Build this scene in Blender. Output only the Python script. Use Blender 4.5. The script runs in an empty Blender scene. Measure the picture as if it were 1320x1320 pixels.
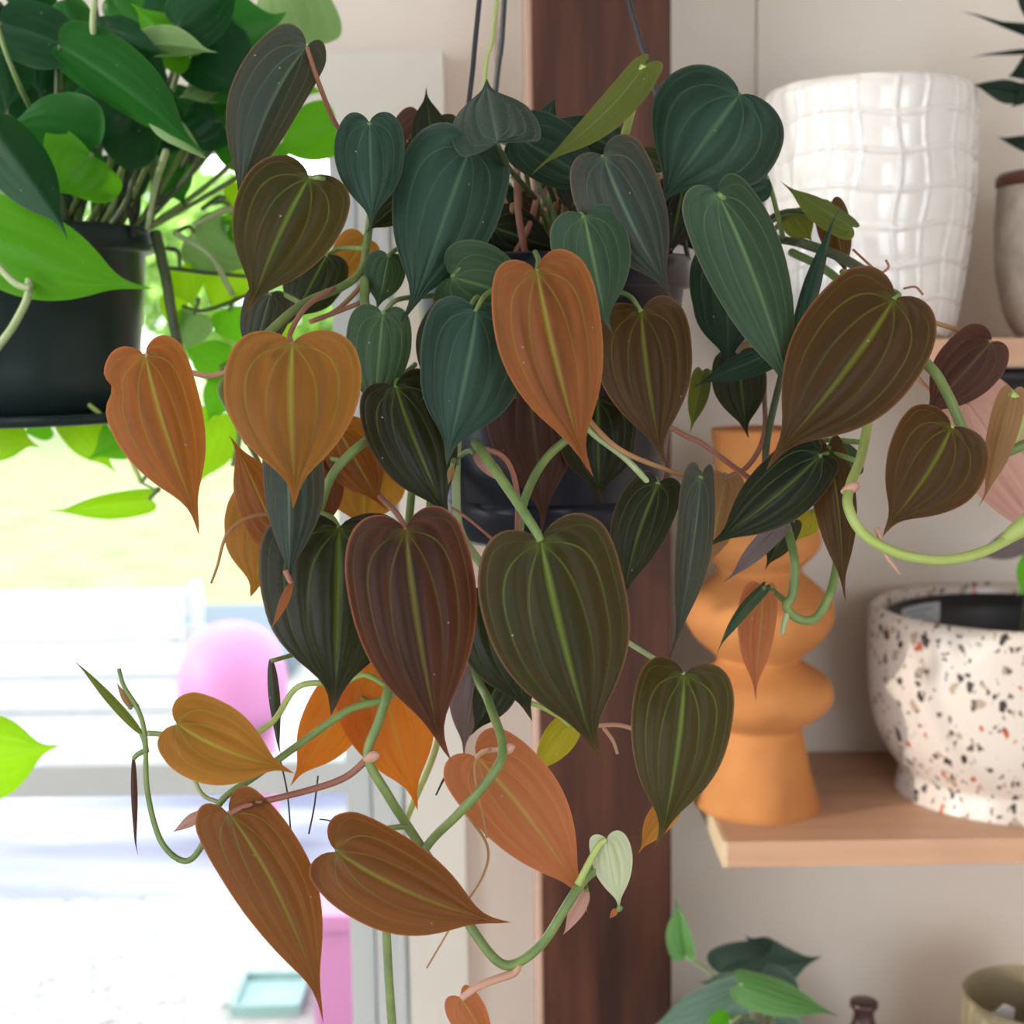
import bpy, bmesh, math, random
import numpy as np
from mathutils import Vector, Matrix
random.seed(7)
R = math.radians
scene = bpy.context.scene
COL = scene.collection

# ------------------------------------------------------------------ camera
F_PX = 1848.0                       # focal length in pixels of the 1320 frame
PITCH, ROLL = R(6.9), R(0.8)
CAM = Vector((0, 0, 1.5))
FW = Vector((0, math.cos(PITCH), -math.sin(PITCH)))
_r = Vector((1, 0, 0)); _u = _r.cross(FW)
RT = _r * math.cos(ROLL) - _u * math.sin(ROLL)
UP = _u * math.cos(ROLL) + _r * math.sin(ROLL)
cam_data = bpy.data.cameras.new('camera')
cam_data.sensor_width = 36; cam_data.lens = 36 * F_PX / 1320
cam_data.clip_start = .02; cam_data.clip_end = 300
cam_data.dof.use_dof = True; cam_data.dof.focus_distance = .64; cam_data.dof.aperture_fstop = 11
cam = bpy.data.objects.new('camera', cam_data); COL.objects.link(cam)
m = Matrix.Identity(4)
for i in range(3):
    m[i][0], m[i][1], m[i][2], m[i][3] = RT[i], UP[i], -FW[i], CAM[i]
cam.matrix_world = m
scene.camera = cam

# ------------------------------------------------------------------ world, sun, exposure
world = bpy.data.worlds.new('sky'); scene.world = world; world.use_nodes = True
bg = world.node_tree.nodes['Background']
bg.inputs['Color'].default_value = (.90, .95, 1.0, 1); bg.inputs['Strength'].default_value = 3.4
sun_d = bpy.data.lights.new('sun', 'SUN'); sun_d.energy = 1.7; sun_d.angle = R(1.2); sun_d.color = (1, .93, .82)
sun = bpy.data.objects.new('sun', sun_d); COL.objects.link(sun)
sun.rotation_euler = Vector((.90, .29, -.25)).to_track_quat('-Z', 'Y').to_euler()
vs = scene.view_settings
vs.view_transform = 'Standard'; vs.look = 'None'; vs.exposure = 0.45; vs.gamma = 1; vs.use_curve_mapping = False

# ------------------------------------------------------------------ geometry helpers
def P(px, py, d):                    # a point at depth d seen at that pixel of the photograph
    return CAM + RT * ((px - 660) / F_PX * d) + UP * ((660 - py) / F_PX * d) + FW * d
def PY(px, py, Y):                   # the same on the upright plane Y
    v = RT * ((px - 660) / F_PX) + UP * ((660 - py) / F_PX) + FW
    return CAM + v * (Y / v.y)
def PZ(px, py, z):                   # the same on level ground
    v = RT * ((px - 660) / F_PX) + UP * ((660 - py) / F_PX) + FW
    return CAM + v * ((z - CAM.z) / v.z)

def link(name, me, mat, parent=None, loc=None):
    o = bpy.data.objects.new(name, me); COL.objects.link(o)
    if mat is not None and len(me.materials) == 0: me.materials.append(mat)
    if parent: o.parent = parent
    if loc is not None: o.location = loc
    return o
def mesh_from(verts, faces, smooth=True, name='mesh'):
    me = bpy.data.meshes.new(name); me.from_pydata([tuple(v) for v in verts], [], faces)
    if smooth: me.polygons.foreach_set('use_smooth', [True] * len(me.polygons))
    me.update(); return me
def empty(name, loc, label, cat, group=None):
    o = bpy.data.objects.new(name, None); COL.objects.link(o); o.location = loc; o.empty_display_size = .05
    return tag(o, label, cat, group)
def tag(o, label, cat, group=None):
    o['label'] = label; o['category'] = cat
    if group: o['group'] = group
    return o
def struct(o): o['kind'] = 'structure'; return o

def boxes_mesh(boxes, bevel=.0):
    bm = bmesh.new()
    for (x0, x1, y0, y1, z0, z1) in boxes:
        g = bmesh.ops.create_cube(bm, size=1)
        for v in g['verts']:
            v.co = Vector((x0 + (v.co.x + .5) * (x1 - x0), y0 + (v.co.y + .5) * (y1 - y0), z0 + (v.co.z + .5) * (z1 - z0)))
    if bevel: bmesh.ops.bevel(bm, geom=bm.edges[:], offset=bevel, segments=2, affect='EDGES', profile=.7)
    me = bpy.data.meshes.new('box'); bm.to_mesh(me); bm.free(); return me

def catmull(pts, n):
    pts = [Vector(p) for p in pts]
    if len(pts) == 2: return [pts[0].lerp(pts[1], i / n) for i in range(n + 1)]
    out = []; ext = [pts[0] * 2 - pts[1]] + pts + [pts[-1] * 2 - pts[-2]]
    for i in range(len(pts) - 1):
        a, b, c, d = ext[i:i + 4]
        for k in range(n):
            t = k / n
            out.append(.5 * ((2 * b) + (c - a) * t + (2 * a - 5 * b + 4 * c - d) * t * t + (3 * b - a - 3 * c + d) * t ** 3))
    out.append(pts[-1]); return out
def tube_mesh(pts, r0, r1=None, n=6, sides=8, origin=Vector(), swell=None):
    r1 = r0 if r1 is None else r1
    c = catmull(pts, n); verts = []; faces = []; prev = None
    for i, p in enumerate(c):
        t = (c[min(i + 1, len(c) - 1)] - c[max(i - 1, 0)]).normalized()
        a = prev if prev is not None else (Vector((0, 1, .13)) if abs(t.y) < .9 else Vector((1, 0, 0)))
        a = (a - t * a.dot(t)).normalized(); prev = a; b = t.cross(a)
        f = i / (len(c) - 1); r = r0 + (r1 - r0) * f
        if swell: r *= swell(f)
        for k in range(sides):
            an = 2 * math.pi * k / sides
            verts.append(p - origin + (a * math.cos(an) + b * math.sin(an)) * r)
    for i in range(len(c) - 1):
        for k in range(sides):
            k2 = (k + 1) % sides
            faces.append((i * sides + k, i * sides + k2, (i + 1) * sides + k2, (i + 1) * sides + k))
    faces.append(tuple(range(sides))[::-1]); faces.append(tuple((len(c) - 1) * sides + k for k in range(sides)))
    return mesh_from(verts, faces)
def lathe_mesh(prof, seg=64, rfun=None, cap=(1, 1)):   # prof: (radius, z)
    verts = []; faces = []
    for i, (r, z) in enumerate(prof):
        for k in range(seg):
            a = 2 * math.pi * k / seg; rr = rfun(r, z, a, i) if rfun else r
            verts.append((rr * math.cos(a), rr * math.sin(a), z))
    for i in range(len(prof) - 1):
        for k in range(seg):
            k2 = (k + 1) % seg
            faces.append((i * seg + k, i * seg + k2, (i + 1) * seg + k2, (i + 1) * seg + k))
    if cap[0]: faces.append(tuple(range(seg))[::-1])
    if cap[1]: faces.append(tuple((len(prof) - 1) * seg + k for k in range(seg)))
    return mesh_from(verts, faces)
def smooth_prof(pts, n=6):
    return [(max(v.x, 0), v.y) for v in catmull([Vector((a, b, 0)) for a, b in pts], n)]

# ------------------------------------------------------------------ materials
def nodes(name):
    mt = bpy.data.materials.new(name); mt.use_nodes = True; nt = mt.node_tree
    return mt, nt, nt.nodes['Principled BSDF'], nt.nodes['Material Output']
def N(nt, typ, **kw):
    n = nt.nodes.new(typ)
    for k, v in kw.items():
        if k in n.bl_rna.properties: setattr(n, k, v)
        else: n.inputs[k].default_value = v
    return n
def rgba(c): return (c[0], c[1], c[2], 1)
def ramp(nt, stops):
    n = nt.nodes.new('ShaderNodeValToRGB'); e = n.color_ramp.elements
    while len(e) < len(stops): e.new(.5)
    for k, (p, c) in enumerate(stops): e[k].position = p; e[k].color = rgba(c)
    return n
def plain(name, c, rough=.6, c2=None, scale=20, bump=0, stretch=(1, 1, 1), spec=.5, coat=0, detail=4, metallic=0):
    mt, nt, b, out = nodes(name); L = nt.links.new
    b.inputs['Roughness'].default_value = rough; b.inputs['Specular IOR Level'].default_value = spec
    b.inputs['Coat Weight'].default_value = coat; b.inputs['Metallic'].default_value = metallic
    tc = N(nt, 'ShaderNodeTexCoord'); mp = N(nt, 'ShaderNodeMapping'); mp.inputs['Scale'].default_value = stretch
    nz = N(nt, 'ShaderNodeTexNoise', Scale=scale, Detail=detail)
    L(tc.outputs['Object'], mp.inputs[0]); L(mp.outputs[0], nz.inputs['Vector'])
    rp = ramp(nt, [(.3, c), (.7, c2 or tuple(x * .88 for x in c))])
    L(nz.outputs[0], rp.inputs[0]); L(rp.outputs[0], b.inputs['Base Color'])
    if bump:
        bp = N(nt, 'ShaderNodeBump', Strength=bump, Distance=.002)
        L(nz.outputs[0], bp.inputs['Height']); L(bp.outputs[0], b.inputs['Normal'])
    return mt

def leaf_mat(name, base, base2, vein, edge, trans, tw=.35, rough=.55, sheen=.25, sheen_tint=(.7, .85, .8), veinw=1.0, veinmix=.9, spec=.2, bump=.6):
    """heart-shaped leaf: UV.x runs from stalk to tip, UV.y from margin to margin (so lines of equal y are the arching veins)"""
    mt, nt, b, out = nodes(name); L = nt.links.new
    uv = N(nt, 'ShaderNodeUVMap'); sp = N(nt, 'ShaderNodeSeparateXYZ'); L(uv.outputs[0], sp.inputs[0])
    def M(op, a, c=None, d=None, clamp=False):
        n = nt.nodes.new('ShaderNodeMath'); n.operation = op; n.use_clamp = clamp
        for i, v in enumerate((a, c, d)):
            if v is None: continue
            if isinstance(v, (int, float)): n.inputs[i].default_value = v
            else: L(v, n.inputs[i])
        return n.outputs[0]
    q = M('ABSOLUTE', M('MULTIPLY_ADD', sp.outputs[1], 2.0, -1.0)); p = sp.outputs[0]
    # side veins leave the midrib one after another
    def vein_at(a, w, s):
        path = M('MULTIPLY', M('SUBTRACT', 1.0, M('POWER', M('SUBTRACT', 1.0, M('MINIMUM', M('DIVIDE', p, s), 1.0)), 2.2)), a) if a else 0.0
        dist = M('ABSOLUTE', M('SUBTRACT', q, path))
        return M('SUBTRACT', 1.0, M('DIVIDE', dist, w * veinw), clamp=True)
    mid = vein_at(0, .070, 1); mid = M('MULTIPLY', mid, M('SUBTRACT', 1.1, M('MULTIPLY', p, .8), clamp=True)); fade = M('SUBTRACT', 1.15, M('MULTIPLY', p, 1.15), clamp=True)
    v1 = M('MULTIPLY', vein_at(.40, .028, .75), M('MULTIPLY', fade, .5)); v2 = M('MULTIPLY', vein_at(.68, .024, .50), M('MULTIPLY', fade, .6)); v3 = M('MULTIPLY', vein_at(.88, .018, .30), M('MULTIPLY', fade, .25))
    v = M('MAXIMUM', M('MAXIMUM', mid, v1), M('MAXIMUM', v2, v3))
    near = M('MULTIPLY', M('SUBTRACT', 1.0, M('MULTIPLY', p, 5.0), clamp=True), M('SUBTRACT', 1.0, M('MULTIPLY', q, 1.6), clamp=True))
    v = M('MAXIMUM', v, M('MULTIPLY', near, .8))
    tc = N(nt, 'ShaderNodeTexCoord'); nz = N(nt, 'ShaderNodeTexNoise', Scale=1.0, Detail=5.0); oi = N(nt, 'ShaderNodeObjectInfo')
    cv = N(nt, 'ShaderNodeCombineXYZ'); L(M('MULTIPLY_ADD', p, 2.2, M('MULTIPLY', oi.outputs['Random'], 40.0)), cv.inputs[0]); L(M('MULTIPLY', sp.outputs[1], 9.0), cv.inputs[1]); L(oi.outputs['Random'], cv.inputs[2])
    L(cv.outputs[0], nz.inputs['Vector'])
    fac = M('ADD', M('MULTIPLY', M('SUBTRACT', nz.outputs[0], .5), 2.4), M('ADD', M('MULTIPLY_ADD', q, .7, .12), M('MULTIPLY', M('SUBTRACT', oi.outputs['Random'], .5), .5)), clamp=True)
    mix = N(nt, 'ShaderNodeMix', data_type='RGBA'); L(fac, mix.inputs[0]); mix.inputs[6].default_value = rgba(base); mix.inputs[7].default_value = rgba(base2)
    ed = M('MULTIPLY', M('SUBTRACT', q, .955), 22.0, clamp=True); ed = M('MAXIMUM', ed, M('MULTIPLY', M('SUBTRACT', p, .90), 9.0, clamp=True))
    me = N(nt, 'ShaderNodeMix', data_type='RGBA'); L(M('MULTIPLY', ed, .7), me.inputs[0]); L(mix.outputs[2], me.inputs[6]); me.inputs[7].default_value = rgba(edge)
    mv = N(nt, 'ShaderNodeMix', data_type='RGBA'); L(M('MULTIPLY', v, veinmix), mv.inputs[0]); L(me.outputs[2], mv.inputs[6]); mv.inputs[7].default_value = rgba(vein)
    vd = N(nt, 'ShaderNodeTexVoronoi', Scale=170.0); L(tc.outputs['Object'], vd.inputs['Vector']); sc = N(nt, 'ShaderNodeSeparateColor'); L(vd.outputs['Color'], sc.inputs[0])
    dot = M('MULTIPLY', M('LESS_THAN', vd.outputs['Distance'], .085), M('GREATER_THAN', sc.outputs[0], .90))
    md = N(nt, 'ShaderNodeMix', data_type='RGBA'); L(M('MULTIPLY', dot, .45), md.inputs[0]); L(mv.outputs[2], md.inputs[6]); md.inputs[7].default_value = (.6, .6, .5, 1)
    L(md.outputs[2], b.inputs['Base Color'])
    b.inputs['Roughness'].default_value = rough; b.inputs['Specular IOR Level'].default_value = spec
    b.inputs['Sheen Weight'].default_value = sheen; b.inputs['Sheen Tint'].default_value = rgba(sheen_tint); b.inputs['Sheen Roughness'].default_value = .45
    bp = N(nt, 'ShaderNodeBump', Strength=bump, Distance=.0012); bp.invert = True
    n2 = N(nt, 'ShaderNodeTexNoise', Scale=420.0, Detail=2.0); L(tc.outputs['Object'], n2.inputs['Vector'])
    L(M('ADD', v, M('ADD', M('MULTIPLY', nz.outputs[0], .5), M('MULTIPLY', n2.outputs[0], .35))), bp.inputs['Height']); L(bp.outputs[0], b.inputs['Normal'])
    tr = N(nt, 'ShaderNodeBsdfTranslucent')
    mt2 = N(nt, 'ShaderNodeMix', data_type='RGBA'); L(M('MULTIPLY', v, .7), mt2.inputs[0]); mt2.inputs[6].default_value = rgba(trans); mt2.inputs[7].default_value = rgba(tuple(min(1, x * 1.1) for x in vein))
    L(mt2.outputs[2], tr.inputs['Color'])
    ms = N(nt, 'ShaderNodeMixShader'); ms.inputs[0].default_value = tw
    L(b.outputs[0], ms.inputs[1]); L(tr.outputs[0], ms.inputs[2]); L(ms.outputs[0], out.inputs['Surface'])
    return mt

LIME = (.36, .50, .10)
MAT = {  # leaf tints, true ones mixed with backlight effects put into the colour
 'teal':   leaf_mat('leaf_teal', (.025, .066, .049), (.008, .029, .020), (.10, .20, .11), (.12, .13, .10), (.06, .10, .02), .22, rough=.42, sheen=.10),
 'green':  leaf_mat('leaf_green', (.044, .092, .052), (.024, .060, .034), (.20, .33, .13), (.18, .18, .13), (.12, .18, .03), .25, rough=.45, sheen=.10),
 'slate':  leaf_mat('leaf_slate', (.026, .054, .045), (.046, .050, .038), (.16, .24, .15), (.26, .13, .09), (.16, .10, .02), .22, rough=.42, sheen=.14),
 'dark':   leaf_mat('leaf_dark', (.008, .015, .009), (.011, .009, .005), (.14, .22, .03), (.20, .10, .06), (.10, .12, .015), .22, rough=.36, sheen=.03, spec=.22),
 'olive':  leaf_mat('leaf_olive', (.013, .020, .006), (.034, .023, .007), (.20, .31, .05), (.28, .14, .07), (.24, .17, .02), .28, rough=.42, sheen=.06),
 'bronze': leaf_mat('leaf_bronze', (.024, .019, .006), (.048, .026, .008), (.20, .24, .03), (.30, .13, .05), (.36, .14, .02), .28, rough=.42, sheen=.04),
 'rust':   leaf_mat('leaf_rust', (.016, .010, .007), (.070, .023, .008), (.20, .20, .03), (.42, .15, .08), (.40, .10, .02), .27, rough=.42, sheen=.04),
 'copper': leaf_mat('leaf_copper', (.050, .032, .012), (.125, .048, .016), (.24, .28, .05), (.48, .18, .09), (.55, .17, .03), .36, rough=.42, sheen=.04),
 'maroon': leaf_mat('leaf_maroon', (.030, .014, .012), (.055, .026, .021), (.16, .14, .06), (.25, .11, .08), (.26, .09, .05), .28, rough=.45, sheen=.05),
 'orange': leaf_mat('leaf_orange', (.085, .034, .013), (.29, .098, .030), (.42, .44, .06), (.55, .22, .10), (.72, .24, .03), .42, rough=.45, sheen=.04),
 'amber':  leaf_mat('leaf_amber', (.060, .038, .013), (.29, .112, .030), (.42, .46, .08), (.55, .24, .10), (.82, .36, .04), .48, rough=.45, sheen=.04),
 'glow':   leaf_mat('leaf_glow', (.36, .095, .014), (.46, .11, .014), (.52, .34, .04), (.55, .13, .07), (.95, .29, .025), .55, rough=.45, sheen=0),
 'salmon': leaf_mat('leaf_salmon', (.22, .080, .035), (.38, .115, .055), (.45, .40, .09), (.58, .22, .16), (.80, .28, .10), .45, rough=.45, sheen=.04),
 'pink':   leaf_mat('leaf_pink', (.58, .34, .29), (.50, .28, .23), (.62, .42, .33), (.45, .22, .18), (.66, .38, .30), .35, sheen=.05, veinmix=.35),
 'tan':    leaf_mat('leaf_tan', (.28, .16, .08), (.34, .19, .10), (.42, .42, .12), (.45, .22, .13), (.55, .32, .13), .4, sheen=.05),
 'yellow': leaf_mat('leaf_yellow', (.36, .31, .02), (.28, .21, .015), (.45, .58, .06), (.36, .36, .04), (.62, .56, .04), .4, sheen=0),
 'silver': leaf_mat('leaf_silver', (.50, .58, .36), (.60, .63, .48), (.70, .76, .55), (.62, .56, .42), (.50, .60, .25), .35, rough=.3, sheen=.05, veinmix=.5),
 'mauve':  leaf_mat('leaf_mauve', (.16, .125, .135), (.23, .19, .20), (.36, .32, .32), (.26, .13, .12), (.22, .14, .12), .3, sheen=.15),
 'fresh':  leaf_mat('leaf_fresh', (.075, .125, .028), (.10, .115, .025), (.30, .40, .10), (.26, .18, .08), (.34, .40, .04), .4, sheen=.05),
 # golden pothos
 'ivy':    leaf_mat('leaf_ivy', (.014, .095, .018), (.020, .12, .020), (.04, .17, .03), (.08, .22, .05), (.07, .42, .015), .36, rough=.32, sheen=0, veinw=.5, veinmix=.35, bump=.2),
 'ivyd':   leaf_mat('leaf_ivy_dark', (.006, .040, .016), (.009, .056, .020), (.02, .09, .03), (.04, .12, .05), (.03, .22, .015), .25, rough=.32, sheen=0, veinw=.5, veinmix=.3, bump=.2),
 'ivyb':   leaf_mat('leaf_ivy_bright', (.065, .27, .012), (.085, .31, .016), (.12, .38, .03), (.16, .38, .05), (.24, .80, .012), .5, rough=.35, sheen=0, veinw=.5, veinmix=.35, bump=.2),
 'ivyp':   leaf_mat('leaf_ivy_pale', (.18, .31, .12), (.24, .38, .16), (.36, .50, .25), (.42, .54, .30), (.30, .58, .14), .35, rough=.4, sheen=0, veinw=.4, veinmix=.4, bump=.2),
 'lime':   leaf_mat('leaf_lime', (.25, .56, .012), (.18, .45, .012), (.34, .64, .03), (.34, .58, .04), (.50, .95, .015), .5, rough=.4, sheen=0, veinw=.5, veinmix=.35, bump=.2),  # backlit look of the trailing leaves put into the green
 # silvery vine and dark upright plant on the shelves
 'frost':  leaf_mat('leaf_frost', (.10, .17, .13), (.16, .25, .20), (.07, .16, .09), (.20, .31, .23), (.08, .17, .06), .2, sheen=.05, veinw=.6, veinmix=.5),
 'frostd': leaf_mat('leaf_frost_dark', (.025, .055, .043), (.075, .12, .095), (.05, .11, .07), (.10, .16, .11), (.04, .09, .04), .2, sheen=.05, veinw=.6, veinmix=.5),
 'frostg': leaf_mat('leaf_frost_green', (.09, .23, .06), (.14, .28, .11), (.13, .34, .08), (.25, .40, .17), (.12, .30, .05), .25, sheen=.05, veinw=.6, veinmix=.4),
 'night':  leaf_mat('leaf_night', (.006, .020, .011), (.010, .030, .016), (.015, .045, .02), (.015, .045, .02), (.02, .06, .015), .15, rough=.35, sheen=0, veinw=.5, veinmix=.3),
}
STEM = {
 'g': plain('stem_green', (.12, .20, .06), .45, (.20, .28, .08), 90), 'l': plain('stem_lime', (.34, .44, .10), .45, (.40, .50, .16), 60),
 'd': plain('stem_dark', (.045, .075, .035), .5, (.08, .10, .04), 80), 'r': plain('stem_red', (.34, .13, .10), .5, (.26, .12, .07), 80),
 'p': plain('stem_pink', (.60, .33, .27), .5, (.52, .30, .20), 60), 'b': plain('root_brown', (.30, .15, .06), .7, (.40, .22, .10), 60),
 'w': plain('stem_pale', (.30, .40, .18), .5, (.38, .46, .25), 60), 'k': plain('stem_black', (.03, .025, .02), .7, (.06, .045, .03), 60),
}

# ------------------------------------------------------------------ leaves
OUT = [(0, 0, 0), (.05, -.05, .13), (.12, -.082, .38), (.2, -.07, .64), (.3, -.005, .86), (.4, .11, .975), (.5, .245, 1.0), (.58, .365, .965), (.66, .485, .86),
       (.73, .595, .69), (.79, .685, .49), (.84, .755, .30), (.89, .825, .145), (.94, .90, .062), (.97, .95, .034), (1, 1, 0)]
OVAL = [(0, 0, 0), (.06, -.02, .14), (.14, .0, .36), (.24, .05, .60), (.35, .13, .82), (.46, .25, .96), (.57, .37, 1.0),
        (.68, .51, .90), (.78, .65, .66), (.86, .78, .40), (.93, .89, .17), (1, 1, 0)]
def outline(kind, lobe, tipw, n):
    src = OVAL if kind else OUT
    c = catmull([Vector((a, x * (lobe if x < 0 else 1), y)) for a, x, y in src], 12)
    ps = np.array([v.x for v in c]); xs = np.array([v.y for v in c]); ys = np.array([max(v.z, 0) for v in c])
    p = np.linspace(0, 1, n) ; X = np.interp(p, ps, xs); Y = np.interp(p, ps, ys)
    k = np.clip((p - .62) / .38, 0, 1); Y = Y * (1 - k * (1 - tipw)); Y[-1] = 0; Y[0] = 0
    return p, X, Y
def leaf_geo(Bp, Tp, w, face, roll=0., fl=-9., fr=-9., bend=.05, curve=0., puff=.062, lobe=1., tipw=1., oval=0, ripple=.015, twist=0., curl=0., np_=32, nq=27, seed=0, bite=None):
    """leaf surface from stalk point Bp to tip Tp; w full width; face: direction its upper side looks; fl / fr fold of the two halves"""
    rnd = random.Random(seed)
    Lx = Tp - Bp; L = Lx.length; X = Lx / L
    Z = (face - X * face.dot(X)).normalized(); Y = Z.cross(X)
    p, ox, oy = outline(oval, lobe, tipw, np_)
    xm = p ** 1.6
    q = np.linspace(-1, 1, nq); PQ, QQ = np.meshgrid(p, q, indexing='ij'); aq = np.abs(QQ)
    x = xm[:, None] * (1 - aq ** 1.5) + ox[:, None] * aq ** 1.5
    hw = w / 2
    wl, wr = 1 + rnd.uniform(-.06, .06), 1 + rnd.uniform(-.06, .06); a1, a2, f1, f2 = rnd.uniform(0, 6), rnd.uniform(0, 6), rnd.uniform(5, 9), rnd.uniform(12, 18)
    side = np.where(QQ < 0, wl * (1 + .022 * np.sin(PQ * f1 + a1) + .010 * np.sin(PQ * f2 + a2)), wr * (1 + .022 * np.sin(PQ * f1 + a2) + .010 * np.sin(PQ * f2 + a1)))
    if bite: side = side * (1 - bite[2] * np.exp(-((PQ - bite[0]) / bite[1]) ** 2) * (np.sign(QQ) == bite[3]) * aq ** 2)
    y = QQ * oy[:, None] * hw * side; x = x * L
    # quilted cells between the veins, rippled margin
    veins = [0, .38, .66, .87, 1.06]; cell = np.zeros_like(aq)
    for a, c in zip(veins[:-1], veins[1:]):
        k = np.clip((aq - a) / (c - a), 0, 1); cell += np.where((aq >= a) & (aq < c), np.sin(math.pi * k), 0)
    z = puff * hw * cell * np.sqrt(np.clip(oy, 0, 1))[:, None]
    ph = rnd.uniform(0, 6.28); z += ripple * w * aq ** 3 * np.sin(PQ * 11 + ph + np.sign(QQ) * 1.3) * np.clip(oy, 0, 1)[:, None]
    z -= .14 * y * y / hw
    z += w * .045 * np.sin(PQ * rnd.uniform(3, 6) + QQ * rnd.uniform(1, 2.6) + rnd.uniform(0, 6)) * np.sqrt(np.clip(oy, 0, 1))[:, None] * (.3 + aq * .7)
    # fold the two halves about the midrib, softly
    ang = np.where(QQ < 0, R(fl), R(fr))
    y2 = y * np.cos(ang) - 0; z2 = z * np.cos(ang) + np.abs(y) * np.sin(ang)
    z2 = z2 - np.where(ang != 0, 0, 0)
    t = np.clip(x / L, 0, 1.0)
    tw = R(roll) + R(twist) * t
    y3 = y2 * np.cos(tw) - z2 * np.sin(tw); z3 = y2 * np.sin(tw) + z2 * np.cos(tw)
    z3 = z3 + bend * L * 4 * t * (1 - t) - curl * L * np.clip(t - .75, 0, 1) ** 2 * 16
    y3 = y3 + curve * L * 4 * t * (1 - t) * (1 - t * .25)
    hk = rnd.choice((-1, 1)) * rnd.uniform(.012, .035)
    y3 = y3 + hk * L * np.clip((t - .8) / .2, 0, 1) ** 2; z3 = z3 + rnd.uniform(-.02, .03) * L * np.clip((t - .8) / .2, 0, 1) ** 2
    co = np.stack([X[i] * x + Y[i] * y3 + Z[i] * z3 for i in range(3)], -1).reshape(-1, 3)
    n, mm = x.shape; faces = []
    for i in range(n - 1):
        for j in range(mm - 1):
            a = i * mm + j; faces.append((a, a + mm, a + mm + 1, a + 1))
    me = bpy.data.meshes.new('leaf'); me.from_pydata(co.tolist(), [], faces)
    uv = me.uv_layers.new(name='UVMap'); idx = np.empty(len(me.loops), dtype=np.int32); me.loops.foreach_get('vertex_index', idx)
    U = np.stack([PQ.reshape(-1), (QQ.reshape(-1) + 1) / 2], -1)[idx]; uv.data.foreach_set('uv', U.reshape(-1).astype(np.float32))
    me.polygons.foreach_set('use_smooth', [True] * len(me.polygons)); me.update()
    return me
LEAFCOUNT = [0]
def leaf(root, b, t, w, kind, d, td=0., pet=None, ps='g', pr=.0011, crown=None, **kw):
    """b, t: where stalk and tip are seen; w: width in pixels; d: depth; td: how much farther the tip is"""
    LEAFCOUNT[0] += 1
    B = P(b[0], b[1], d); T = P(t[0], t[1], d + td); mid = (B + T) / 2
    me = leaf_geo(B, T, w * d / F_PX, (CAM - mid).normalized(), seed=LEAFCOUNT[0], **kw)
    o = link('leaf', me, MAT[kind], root, B - root.location)
    if pet is None and crown is not None:
        near = None
        if math.hypot(crown[0] - b[0], crown[1] - b[1]) > 230:
            best = 1e9; ax, ay = t[0] - b[0], t[1] - b[1]; al = math.hypot(ax, ay)
            for rt, vx_, vy_, vd_ in VINEPTS:
                if rt is not root: continue
                ex, ey = vx_ - b[0], vy_ - b[1]; dist = math.hypot(ex, ey) + abs(vd_ - d) * 600; side = (ex * ax + ey * ay) / al
                c_ = dist + max(0, side) * 3
                if c_ < best: best = c_; near = (vx_, vy_, vd_)
        cx, cy, cd = crown; dx, dy = cx - b[0], cy - b[1]; l = math.hypot(dx, dy) + 1e-6; s = min(75, l * .6) / l
        pts = [B, P(b[0] + dx * s * .3, b[1] + dy * s * .3 - 12, d + .012), P(b[0] + dx * s, b[1] + dy * s, d + (cd - d) * .6)]
        if near: pts = [B, P((b[0] * 2 + near[0]) / 3, (b[1] * 2 + near[1]) / 3 - 6, d + .012), P(*near)]
    elif pet: pts = [B] + [P(x, y, dd) for x, y, dd in pet]
    else: return o
    link('petiole', tube_mesh(pts, pr, pr * 1.25, 6, 7, B), STEM[ps], o, (0, 0, 0))
    return o
VINEPTS = []
def stem(root, pts, r, mat, name='vine', r1=None, sw=None):
    if name == 'vine': VINEPTS.extend((root, p[0], p[1], p[2]) for p in catmull([Vector(p) for p in pts], 8))
    q = [P(*p) for p in pts]
    return link(name, tube_mesh(q, r, r1, 8, 9, q[0], sw), STEM[mat], root, q[0] - root.location)

# ------------------------------------------------------------------ the room
WALL = 1.37
M_wall = plain('wall_paint', (.79, .715, .64), .75, (.76, .685, .61), 6, .05)
M_trim = plain('trim_paint', (.72, .69, .63), .5, (.68, .65, .59), 8, .05)
M_sash = plain('sash_paint', (.58, .60, .60), .45, (.55, .57, .57), 8, .04)
M_floor = plain('concrete', (.36, .33, .30), .7, (.30, .28, .25), 5, .1)
M_ceil = plain('ceiling_paint', (.70, .68, .64), .8, (.66, .64, .60), 5, .05)
x_jamb = PY(441, 900, WALL).x          # right edge of the glass
x_case = PY(600, 1000, WALL).x         # right edge of the casing
x_head = PY(575, 120, WALL).x
z_head0 = PY(500, 196, WALL).z; z_head1 = PY(500, 73, WALL).z
WX0 = -2.2
struct(link('wall_back', boxes_mesh([(x_jamb + .06, 2.0, WALL, WALL + .14, 0, 2.7), (WX0, x_jamb + .06, WALL, WALL + .14, z_head0 + .03, 2.7), (WX0, x_jamb + .06, WALL, WALL + .14, 0, .22)]), M_wall))
struct(link('floor', boxes_mesh([(-2.3, 2.1, -3.0, WALL + .14, -.08, 0)]), M_floor))
struct(link('ceiling', boxes_mesh([(-2.4, 2.1, -3.1, WALL + .3, 2.7, 2.8)]), M_ceil))
struct(link('wall_right', boxes_mesh([(2.0, 2.1, -3.0, WALL + .14, 0, 2.7)]), M_wall))
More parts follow.
